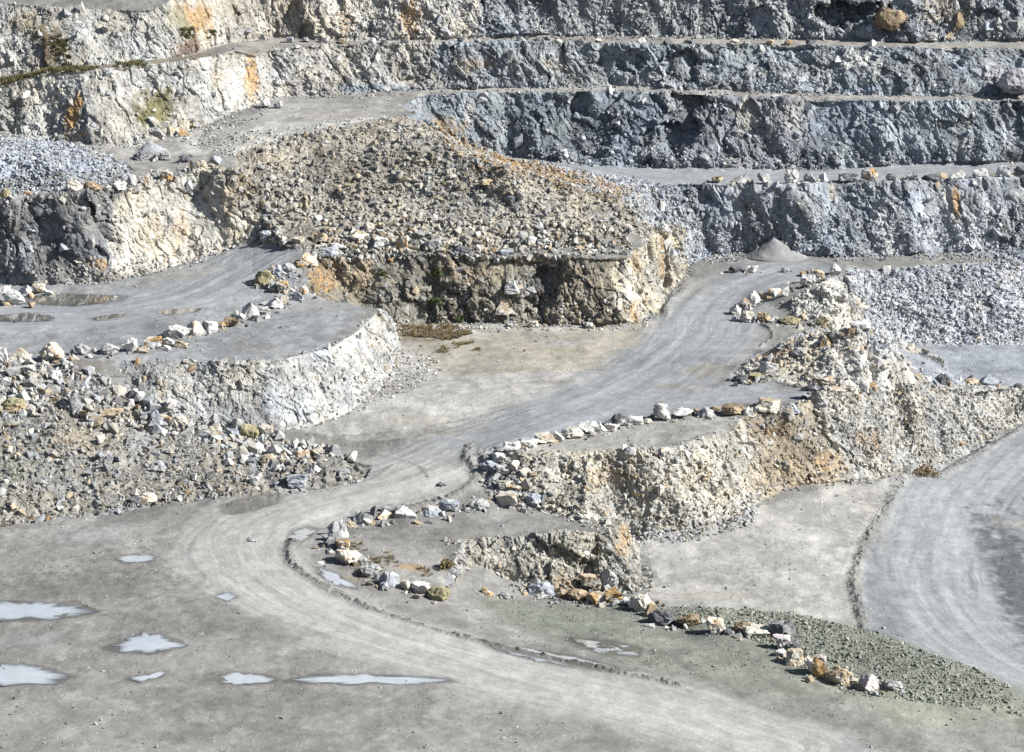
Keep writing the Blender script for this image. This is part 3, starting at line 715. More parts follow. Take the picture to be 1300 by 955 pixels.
# ------------------------------------------------------------------ materials
def terrain_material(name, colour_attr='Col', rough=.92, bump=.55, speck=1.0, floor=False):
    m = bpy.data.materials.new(name); m.use_nodes = True
    nt = m.node_tree; nd = nt.nodes; lk = nt.links
    bs = nd['Principled BSDF']
    at = nd.new('ShaderNodeAttribute'); at.attribute_name = colour_attr
    geo = nd.new('ShaderNodeTexCoord')
    def noise(scale, detail, rough_=.6):
        n = nd.new('ShaderNodeTexNoise'); n.inputs['Scale'].default_value = scale
        n.inputs['Detail'].default_value = detail; n.inputs['Roughness'].default_value = rough_
        lk.new(geo.outputs['Object'], n.inputs['Vector']); return n.outputs['Fac']
    def math_(op, a, b):
        n = nd.new('ShaderNodeMath'); n.operation = op
        for k, x in ((0, a), (1, b)):
            if isinstance(x, (int, float)): n.inputs[k].default_value = x
            else: lk.new(x, n.inputs[k])
        return n.outputs[0]
    vo = nd.new('ShaderNodeTexVoronoi'); vo.inputs['Scale'].default_value = 3.2
    lk.new(geo.outputs['Object'], vo.inputs['Vector'])
    sp = nd.new('ShaderNodeSeparateColor'); lk.new(vo.outputs['Color'], sp.inputs[0])
    n1 = noise(1.1, 6); n2 = noise(7.0, 4)
    rockf = at.outputs['Alpha']
    # stony mottling on rock, fine gravel grain on floors
    f1 = math_('ADD', math_('MULTIPLY', n1, .55), .72)
    cell = math_('MULTIPLY', math_('SUBTRACT', sp.outputs[0], .5), math_('ADD', math_('MULTIPLY', rockf, .40 * speck), .05))
    f2 = math_('ADD', math_('MULTIPLY', math_('SUBTRACT', n2, .5), math_('ADD', math_('MULTIPLY', rockf, .55), .42)), 1.0)
    f = math_('MULTIPLY', math_('MULTIPLY', f1, math_('ADD', cell, 1.0)), f2)
    if floor:
        # tyre marks: the road coordinate (metres across, metres along, wear), wandering a little from the line
        ra = nd.new('ShaderNodeAttribute'); ra.attribute_name = 'Road'
        sx = nd.new('ShaderNodeSeparateXYZ'); lk.new(ra.outputs['Vector'], sx.inputs[0])
        tr = 1.0; trh = 0.0
        for k, (fx_, fy_, wander, amp) in enumerate(((1.5, .035, 1.6, .38), (3.6, .06, 2.6, .42), (8.0, .11, .8, .25))):
            wn_ = nd.new('ShaderNodeTexNoise'); wn_.inputs['Scale'].default_value = .055; wn_.inputs['Detail'].default_value = 1
            mp = nd.new('ShaderNodeCombineXYZ'); lk.new(sx.outputs[1], mp.inputs[1]); mp.inputs[0].default_value = 7.7 * k
            lk.new(mp.outputs[0], wn_.inputs['Vector'])
            ac = math_('ADD', sx.outputs[0], math_('MULTIPLY', math_('SUBTRACT', wn_.outputs['Fac'], .5), wander * 4))
            cb = nd.new('ShaderNodeCombineXYZ'); lk.new(math_('MULTIPLY', ac, fx_), cb.inputs[0]); lk.new(math_('MULTIPLY', sx.outputs[1], fy_), cb.inputs[1])
            cb.inputs[2].default_value = 3.1 * k
            tn = nd.new('ShaderNodeTexNoise'); tn.inputs['Scale'].default_value = 1.0; tn.inputs['Detail'].default_value = 3; lk.new(cb.outputs[0], tn.inputs['Vector'])
            t_ = math_('MULTIPLY', math_('MULTIPLY', math_('SUBTRACT', tn.outputs['Fac'], .5), sx.outputs[2]), amp)
            tr = math_('ADD', t_, tr); trh = math_('ADD', t_, trh)
        f = math_('MULTIPLY', f, tr)
        # dried crust, scrapings and pebbles on the floor
        sv = nd.new('ShaderNodeMapping'); sv.inputs['Scale'].default_value = (.8, .55, 1); lk.new(geo.outputs['Object'], sv.inputs['Vector'])
        cr_ = nd.new('ShaderNodeTexNoise'); cr_.inputs['Scale'].default_value = .9; cr_.inputs['Detail'].default_value = 9; cr_.inputs['Roughness'].default_value = .72
        lk.new(sv.outputs[0], cr_.inputs['Vector'])
        mr = nd.new('ShaderNodeMapRange'); mr.inputs[1].default_value = .42; mr.inputs[2].default_value = .6; mr.inputs[3].default_value = .88; mr.inputs[4].default_value = 1.10
        lk.new(cr_.outputs['Fac'], mr.inputs[0]); f = math_('MULTIPLY', f, mr.outputs[0])
        pv = nd.new('ShaderNodeTexVoronoi'); pv.inputs['Scale'].default_value = 2.6; lk.new(geo.outputs['Object'], pv.inputs['Vector'])
        ps = nd.new('ShaderNodeSeparateColor'); lk.new(pv.outputs['Color'], ps.inputs[0])
        peb = math_('MULTIPLY', math_('LESS_THAN', pv.outputs['Distance'], math_('MULTIPLY', ps.outputs[1], .34)), math_('SUBTRACT', ps.outputs[0], .42))
        f = math_('MULTIPLY', f, math_('ADD', math_('MULTIPLY', peb, math_('SUBTRACT', .75, math_('MULTIPLY', sx.outputs[2], .6))), 1.0))
    mix = nd.new('ShaderNodeMix'); mix.data_type = 'RGBA'; mix.blend_type = 'MULTIPLY'; mix.inputs[0].default_value = 1.0
    cmb = nd.new('ShaderNodeCombineColor')
    for k in range(3): lk.new(f, cmb.inputs[k])
    lk.new(at.outputs['Color'], mix.inputs[6]); lk.new(cmb.outputs[0], mix.inputs[7])
    lk.new(mix.outputs[2], bs.inputs['Base Color'])
    bs.inputs['Roughness'].default_value = rough
    bs.inputs['Specular IOR Level'].default_value = .2
    bp = nd.new('ShaderNodeBump'); bp.inputs['Distance'].default_value = .12
    hgt = math_('ADD', math_('MULTIPLY', noise(3.4, 8, .68), 1.0), math_('MULTIPLY', vo.outputs['Distance'], .35))
    if floor: hgt = math_('ADD', math_('ADD', hgt, math_('MULTIPLY', trh, .8)), math_('MULTIPLY', cr_.outputs['Fac'], 1.2))
    lk.new(hgt, bp.inputs['Height'])
    lk.new(math_('ADD', math_('MULTIPLY', rockf, bump), .30 if floor else .16), bp.inputs['Strength'])
    lk.new(bp.outputs[0], bs.inputs['Normal'])
    return m
MAT_ROCK = terrain_material('quarry_rock')
MAT_GROUND = terrain_material('quarry_floor', floor=True)
MAT_ROAD = terrain_material('haul_road_dust', rough=.88, floor=True)
MAT_STONE = terrain_material('broken_stone', bump=.5, speck=.7)

# ------------------------------------------------------------------ the terrain as separate pieces sharing their borders
fcl = CLIFF[F].mean(1); frb = RUBW[F].mean(1); frd = ROADW[F].mean(1)
fc = V[F].mean(1); fu, fv_, _ = pix(fc)
kind = np.zeros(len(F), int)
kind[(frb > .5)] = 3
kind[(fcl > .5) & (frb <= .5)] = 2
kind[(frd > .5) & (kind == 0)] = 1
RHW = 5.0
RV = np.stack([RC[:, 0] * RHW, RC[:, 1], ROADW], 1)
def sub_mesh(name, sel, mat, label=None):
    f = F[sel]; used, inv = np.unique(f, return_inverse=True)
    me = mesh_from(name, VV[used], inv.astype(np.int32).ravel())
    set_col(me, 'Col', np.concatenate([COL[used], rockw[used, None]], 1))
    set_vec(me, 'Road', RV[used])
    o = link(name, me, mat, 'structure')
    return o
sub_mesh('ground', kind == 0, MAT_GROUND)
sub_mesh('haul_road', kind == 1, MAT_ROAD)
sub_mesh('cliff', kind == 2, MAT_ROCK)
sub_mesh('spoil_slope', kind == 3, MAT_ROCK)

# ------------------------------------------------------------------ loose broken stone lying on the slopes
def hull_templates(n, seed, k=(9, 14)):
    g = np.random.default_rng(seed); out = []
    for i in range(n):
        bm = bmesh.new()
        q = g.normal(size=(int(g.integers(*k)), 3)); q /= np.linalg.norm(q, axis=1)[:, None]
        q = np.sign(q) * np.abs(q) ** .75                     # towards blocky
        q *= np.array([1, g.uniform(.6, 1.0), g.uniform(.45, .85)]) * g.uniform(.8, 1.05, (len(q), 1))
        for p in q: bm.verts.new(p)
        r = bmesh.ops.convex_hull(bm, input=bm.verts)
        for v in [v for v in bm.verts if not v.link_faces]: bm.verts.remove(v)
        bmesh.ops.triangulate(bm, faces=bm.faces)
        bm.verts.index_update()
        out.append((np.array([v.co[:] for v in bm.verts]), np.array([[v.index for v in f.verts] for f in bm.faces])))
        bm.free()
    return out
HULLS = hull_templates(36, 5)

def rand_rot(n, g):
    q = g.normal(size=(n, 4)); q /= np.linalg.norm(q, axis=1)[:, None]
    w, x, y, z = q.T
    return np.stack([np.stack([1 - 2 * (y * y + z * z), 2 * (x * y - z * w), 2 * (x * z + y * w)], 1),
                     np.stack([2 * (x * y + z * w), 1 - 2 * (x * x + z * z), 2 * (y * z - x * w)], 1),
                     np.stack([2 * (x * z - y * w), 2 * (y * z + x * w), 1 - 2 * (x * x + y * y)], 1)], 1)

TINTS = {
    'tanorange': ([CRM, TAN, ORG*.8, WHT, GRY], [.3, .24, .12, .2, .14]),
    'tan': ([GRY*1.15, CRM*.92, WHT*.85, TAN*.95, OLV*1.4, GRY*.75], [.3, .27, .18, .1, .04, .11]),
    'blue': ([PBL*1.12, BLU*1.25, GRY*1.1, WHT, DBL], [.36, .26, .16, .12, .10]),
    'grey': ([GRY, BLU, GRY*.7, WHT*.85, CRM*.9], [.35, .2, .2, .15, .1]),
    'mix': ([GRY*1.1, BLU*1.1, CRM*.9, TAN, WHT*.95, ORG*.6, GRY*.6], [.27, .2, .18, .1, .13, .04, .08]),
    'pale': ([WHT, CRM, PBL, GRY*1.2, TAN, GRY*.7], [.3, .22, .2, .18, .05, .05]),
    'cream': ([CRM, CRM*1.1, WHT, TAN, GRY, ORG*.8, GRY*.6], [.28, .18, .2, .12, .1, .05, .07]),
    'white': ([WHT*1.1, WHT, CRM, GRY], [.4, .3, .2, .1]),
    'green': ([GRN*1.5, GRN*1.2, GRN*1.35, GRY*1.1], [.42, .33, .15, .1]),
    'orange': ([ORG*.85, TAN, CRM, GRY*1.1, BRN*1.5], [.36, .26, .15, .13, .1]),
}
fa = VV[F[:, 1]] - VV[F[:, 0]]; fb = VV[F[:, 2]] - VV[F[:, 0]]
FN = np.cross(fa, fb); FA = np.linalg.norm(FN, axis=1) / 2; FN = FN / np.maximum(FA * 2, 1e-9)[:, None]
f_near = (fu > -40) & (fu < 1340) & (fv_ > -40) & (fv_ < 960) & (fc[:, 1] > 180)
f_ok = f_near & (frd < .35) & (PUDW[F].mean(1) < .1)

def stones(name, label, sel, dens, lo, hi, tint, seed, sink=.25, power=1.7, weight=None):
    g = np.random.default_rng(seed)
    idx = np.where(sel)[0]
    if not len(idx): return 0
    wgt = FA[idx] * (weight[idx] if weight is not None else 1)
    n = int(wgt.sum() * dens)
    if n < 3: return 0
    n = min(n, 26000)
    t = g.choice(idx, n, p=wgt / wgt.sum())
    a, b = g.random(n), g.random(n); s_ = a + b > 1; a[s_], b[s_] = 1 - a[s_], 1 - b[s_]
    pos = VV[F[t, 0]] + a[:, None] * (VV[F[t, 1]] - VV[F[t, 0]]) + b[:, None] * (VV[F[t, 2]] - VV[F[t, 0]])
    clump = fbm(pos * .6, 3, seed)
    k = g.random(n) < sstep(-.42, .12, clump + .12)
    t, pos = t[k], pos[k]; n = len(t)
    u = g.random(n)
    size = lo * (1 - u * (1 - (lo / hi) ** power)) ** (-1 / power) * .62
    rot = rand_rot(n, g)
    pos = pos + FN[t] * (size * (.5 - sink))[:, None]
    cols, pr = TINTS[tint]
    ci = g.choice(len(cols), n, p=np.array(pr) / sum(pr))
    base = np.array(cols)[ci] * g.uniform(.78, 1.22, (n, 1))
    # stones take something of the bed they broke from
    base = base * ALB * .72 + COL[F[t, 0]] * .28
    ti = g.integers(0, len(HULLS), n)
    vs_, fs_, cs_ = [], [], []; o = 0
    for h, (hv, hf) in enumerate(HULLS):
        m = np.where(ti == h)[0]
        if not len(m): continue
        pv = np.einsum('nij,kj->nki', rot[m], hv) * size[m][:, None, None] + pos[m][:, None, :]
        vs_.append(pv.reshape(-1, 3)); nv = len(hv)
        fs_.append((hf[None] + (o + np.arange(len(m)) * nv)[:, None, None]).reshape(-1, 3)); o += nv * len(m)
        cs_.append(np.repeat(base[m], nv, 0))
    me = mesh_from(name, np.concatenate(vs_), np.concatenate(fs_).ravel())
    cc = np.concatenate(cs_)
    set_col(me, 'Col', np.concatenate([np.clip(cc, .02, .75), np.full((len(cc), 1), .6)], 1))
    link(name, me, MAT_STONE, 'stuff', label, 'rubble')
    return n

RUB_LABEL = {
    'moundlow': 'coarser cream stones along the lower part of the big mound',
    'browncut': 'tan stones caught on the brown cut at the right end of the cream cliff',
    'lumpedge': 'tan and orange stones along the upper left edge of the cream lump',
    'mound': 'loose tan and grey rubble covering the big mound in the middle', 'moundback': 'pale blue rubble spilling down beside the right end of the mound',
    'pit': 'pale blue rubble covering the slope down to the pit floor at right', 'heapA': 'blue-grey rubble heap on the left bench below the stained cliff',
    'waste': 'mixed grey and tan rubble covering the waste heap at left', 'wastehi': 'coarse pale rubble along the top of the left waste heap',
    'bank': 'pale rubble bank above the right-hand road', 'lump': 'cream rubble on the isolated lump right of the haul road',
    'farfoot': 'blue-grey rubble at the foot of the lowest far wall', 'bench1foot': 'blue-grey rubble at the foot of the dark blue wall',
    'foot3': 'fine rubble along the foot of the third far wall', 'foot4': 'grey rubble under the topmost far wall', 'ledge': 'coarse stones along the ledge between mound and brown cliff',
    'browntoe': 'small stones at the foot of the brown cliff', 'tiptoe': 'pale stones round the foot of the white rounded cliff corner', 'cliff2': 'cream rubble on the face of the cliff beside the rising road',
    'cliff2toe': 'fine pale rubble where the cream cliff meets the white floor', 'small': 'rubble on the small grey cliff in the foreground', 'smalltoe': 'tan and orange stones at the foot of the small grey cliff',
    'green': 'fine greenish rubble on the low bank by the right-hand road', 'greenin': 'fine greenish gravel on the ground inside the boulder line', 'leftfoot': 'pale rubble at the foot of the dark left cliff',
    'Afoot': 'rubble at the foot of the stained upper left cliff', 'E': 'pale rubble on the ramp left of the mound top', 'wedge': 'white rubble on the small wedge face above the lump',
    'p2end': 'pale stones heaped at the corner of the cream cliff', 'orange': 'orange stones along the crest of the mound', 'rowA': 'tan stones between the upper left road and brown cliff',
    'rowB': 'small tan stones in the hollow below the brown cliff', 'benchedge': 'pale stones along the edge of the left bench',
}
for k, (nm, poly, dens, lo, hi, tint) in enumerate(RUB):
    sel = f_ok & in_poly(fu, fv_, poly)
    stones('rubble', RUB_LABEL[nm], sel, dens, lo, hi, tint, 400 + k)
for nm, poly, dens, lo, hi, tint in RUB:
    if nm == 'green': stones('rubble', 'fine greenish gravel covering the low bank by the right-hand road', f_ok & in_poly(fu, fv_, poly), 34, .08, .2, 'green', 499, .3)
# ragged blocks standing out of every rock face, and pebbles strewn over the floors
stones('rubble', 'jagged blocks sticking out of the right-hand far walls', f_near & (fcl > .5) & (fu > 540) & (fv_ < 330), .45, .3, 1.4, 'blue', 501, .55, 1.3)
stones('rubble', 'jagged blocks sticking out of the upper left cliffs', f_near & (fcl > .5) & (fu <= 540) & (fv_ < 330), .4, .3, 1.4, 'pale', 502, .55, 1.3)
stones('rubble', 'jagged blocks sticking out of the brown cliff', f_near & (fcl > .5) & (fu > 340) & (fu < 860) & (fv_ >= 320) & (fv_ < 425), .5, .3, 1.2, 'tan', 503, .55, 1.3)
stones('rubble', 'jagged blocks sticking out of the nearer cliffs', f_near & (fcl > .5) & (fv_ >= 425), .8, .22, 1.1, 'cream', 504, .55, 1.4)
stones('rubble', 'small stones strewn over the quarry floors', f_ok & (fcl < .2) & (frb < .2), .55, .07, .34, 'grey', 505, .2, 2.4)
stones('rubble', 'fine grit scattered in patches over the quarry floors', f_ok & (fcl < .2) & (frb < .2), 2.2, .05, .13, 'pale', 508, .2, 2.0)
stones('rubble', 'crumbs of dark soil along the wheel windrows', f_near & (RIDM[F].mean(1) > .25) & (fcl < .3), 9, .07, .2, 'green', 506, .4)
for k, (us, tn, dn) in enumerate(((((fv_ < 330) & (fu > 540)), 'blue', 2.2), (((fv_ < 330) & (fu <= 540)), 'pale', 1.2), ((fv_ >= 330), 'cream', 2.4))):
    stones('rubble', ['small broken stone caught on the right-hand far walls', 'small broken stone caught on the upper left cliffs', 'small broken stone caught on the nearer cliffs'][k], f_near & (fcl > .4) & us, dn, .13, .5, tn, 520 + k, .42, 1.8)
crest = np.clip(1 - np.abs(fcl - .28) / .25, 0, 1)
stones('rubble', 'small stones littering the brinks and feet of the cliffs', f_ok & (crest > 0), 7.0, .12, .5, 'pale', 507, .25, 1.9, crest)

# ------------------------------------------------------------------ single boulders
_bm = bmesh.new(); bmesh.ops.create_icosphere(_bm, subdivisions=4, radius=1.0)
ICO_V = np.array([v.co[:] for v in _bm.verts]); ICO_F = np.array([[v.index for v in f.verts] for f in _bm.faces]); _bm.free()
_bm = bmesh.new(); bmesh.ops.create_icosphere(_bm, subdivisions=3, radius=1.0)
ICO3_V = np.array([v.co[:] for v in _bm.verts]); ICO3_F = np.array([[v.index for v in f.verts] for f in _bm.faces]); _bm.free()

def boulder_shape(style, seed, small):
    g = np.random.default_rng(seed)
    v = (ICO3_V if small else ICO_V).copy()
    if style in 'bst':                       # block, slab, tall block: joint planes nearly square to each other
        rot = rand_rot(1, g)[0] * 0 + np.array(Matrix.Rotation(g.uniform(-.5, .5), 3, 'Z') @ Matrix.Rotation(g.uniform(-.22, .22), 3, 'X') @ Matrix.Rotation(g.uniform(-.22, .22), 3, 'Y'))
        ax = np.concatenate([np.eye(3), -np.eye(3)]) @ rot.T
        pl = [(a + g.normal(size=3) * .19, g.uniform(.44, .64)) for a in ax] + [(g.normal(size=3), g.uniform(.60, .80)) for _ in range(10)]
    elif style in 'pw':                      # pyramid, wedge: sides leaning together
        k = 4 if style == 'p' else 3
        a0 = g.uniform(0, 6)
        pl = [(np.array([math.cos(a0 + t * 6.283 / k), math.sin(a0 + t * 6.283 / k), g.uniform(.35, .95)]) + g.normal(size=3) * .22, g.uniform(.30, .56)) for t in range(k)]
        pl += [(np.array([0, 0, -1.]), .4)] + [(g.normal(size=3), g.uniform(.52, .78)) for _ in range(9)]
    elif style == 'r':
        pl = [(g.normal(size=3), g.uniform(.74, .9)) for _ in range(16)] + [(np.array([0, 0, -1.]), .6)]
    else:                                    # jagged
        pl = [(g.normal(size=3), g.uniform(.46, .78)) for _ in range(15)]
    for _ in range(2):
        for n, d in pl:
            n = n / np.linalg.norm(n)
            e = v @ n - d
            v -= np.maximum(e, 0)[:, None] * n
    s = seed * 3.17
    v += v * (.09 * fbm(v * 2.3 + s, 3, 801) + .06 * fbm(v * 6 + s, 2, 802))[:, None]
    r, off, _ = cells(v * 2.6 + s, 803)
    v += v * (.14 * (r[:, 0] - .5) + .16 * ((r[:, 1:4] * 2 - 1) * off).sum(1))[:, None]
    v -= (v.max(0) + v.min(0)) / 2
    v /= (v.max(0) - v.min(0))
    v[:, 2] += .5
    return v

TONE = {'W': (WHT * 1.08, GRY * 1.2), 'C': (CRM * 1.1, TAN), 'G': (GRY * 1.05, WHT * .8), 'B': (BLU * 1.1, WHT * .8), 'D': (DRK * 1.05, GRY), 'O': (ORG * .9, CRM * .85),
        'T': (TAN * 1.05, CRM), 'N': (BRN * 1.25, TAN), 'V': (c3(.28, .26, .16), TAN), 'K': (PNK, WHT), 'S': (c3(.36, .37, .37), c3(.20, .21, .22)), 'L': (c3(.36,.345,.37), c3(.28,.27,.30)), 'X': (WHT * 1.05, ORG * .9)}
COLW = {'W': 'white', 'C': 'cream', 'G': 'grey', 'B': 'blue-grey', 'D': 'dark', 'O': 'orange-stained', 'T': 'tan', 'N': 'brown', 'V': 'olive', 'K': 'pinkish white', 'S': 'speckled grey', 'L': 'lilac-grey', 'X': 'white and rust'}
SHW = {'b': 'block-shaped', 's': 'flat', 't': 'upright', 'p': 'pointed', 'w': 'wedge-shaped', 'r': 'rounded', 'j': 'jagged'}
SCX = lambda p: FPX / pix(p[None])[2][0]

def ground_point(u, v):
    h = hit(u, v)
    d2 = ((V[NEARV] - h) ** 2).sum(1)
    k = NEARV[np.argsort(d2)[:6]]
    return h + np.array([*(DISP[k].mean(0)[:2] * .8), max(DISP[k, 2].max(), 0)])
NEARV = np.where(near_m)[0]
ORD = ['first', 'second', 'third', 'fourth', 'fifth', 'sixth', 'seventh', 'eighth', 'ninth', 'tenth', 'eleventh', 'twelfth', 'thirteenth', 'fourteenth', 'fifteenth',
       'sixteenth', 'seventeenth', 'eighteenth', 'nineteenth', 'twentieth', 'twenty-first', 'twenty-second', 'twenty-third', 'twenty-fourth', 'twenty-fifth', 'twenty-sixth', 'twenty-seventh', 'twenty-eighth', 'twenty-ninth', 'thirtieth']
BSEED = [100]; SKIRT = []
def boulder(u, v, w, h, tone, style, label, group, proud=None):
    BSEED[0] += 1; seed = BSEED[0]
    g = np.random.default_rng(seed)
    p = ground_point(u, v)
    sc = SCX(p)
    if 218 < v < 240 and u > 880: w, h = w * 1.15, h * 1.25 + 2
    elif v < 240: h = h * 1.08 + 1
    else: w, h = w * 1.12, h * 1.1
    wm = w / sc; dm = wm * g.uniform(.7, .95)
    if style == 's': dm = wm * g.uniform(.6, .8)
    hm = max(.92 * h / sc - .12 * dm, .22 * wm)
    sh = boulder_shape(style, seed, w < 15)
    vv = sh * np.array([wm, dm, hm * (1.1 if v < 240 else 1.2)])
    vv[:, 2] -= hm * (.08 if v < 240 else .18)
    a, b = TONE[tone]
    n1 = fbm(sh * 2.2 + seed, 3, 820); n2 = fbm(sh * 5 + seed, 3, 824)
    t = sstep(-.05, .3, n1 + .25 * n2 - (-.12 if tone == 'O' else .0 if tone in 'XS' else .12))[:, None]
    col = (a * (1 - t) + b * t) * (1 + .3 * n2)[:, None]
    me = mesh_from('boulder', vv, (ICO3_F if w < 15 else ICO_F).ravel())
    set_col(me, 'Col', np.concatenate([np.clip(col * ALB * 1.05, .02, .8), np.full((len(col), 1), .45)], 1))
    o = link('boulder', me, MAT_STONE, None, label, 'boulder', group)
    if v > 150 and proud is None: SKIRT.append((p[0], p[1] + dm * .3, p[2], wm, seed))
    o.location = (p[0], p[1] + (dm * .38 if proud is None else proud * dm), p[2])
    return o

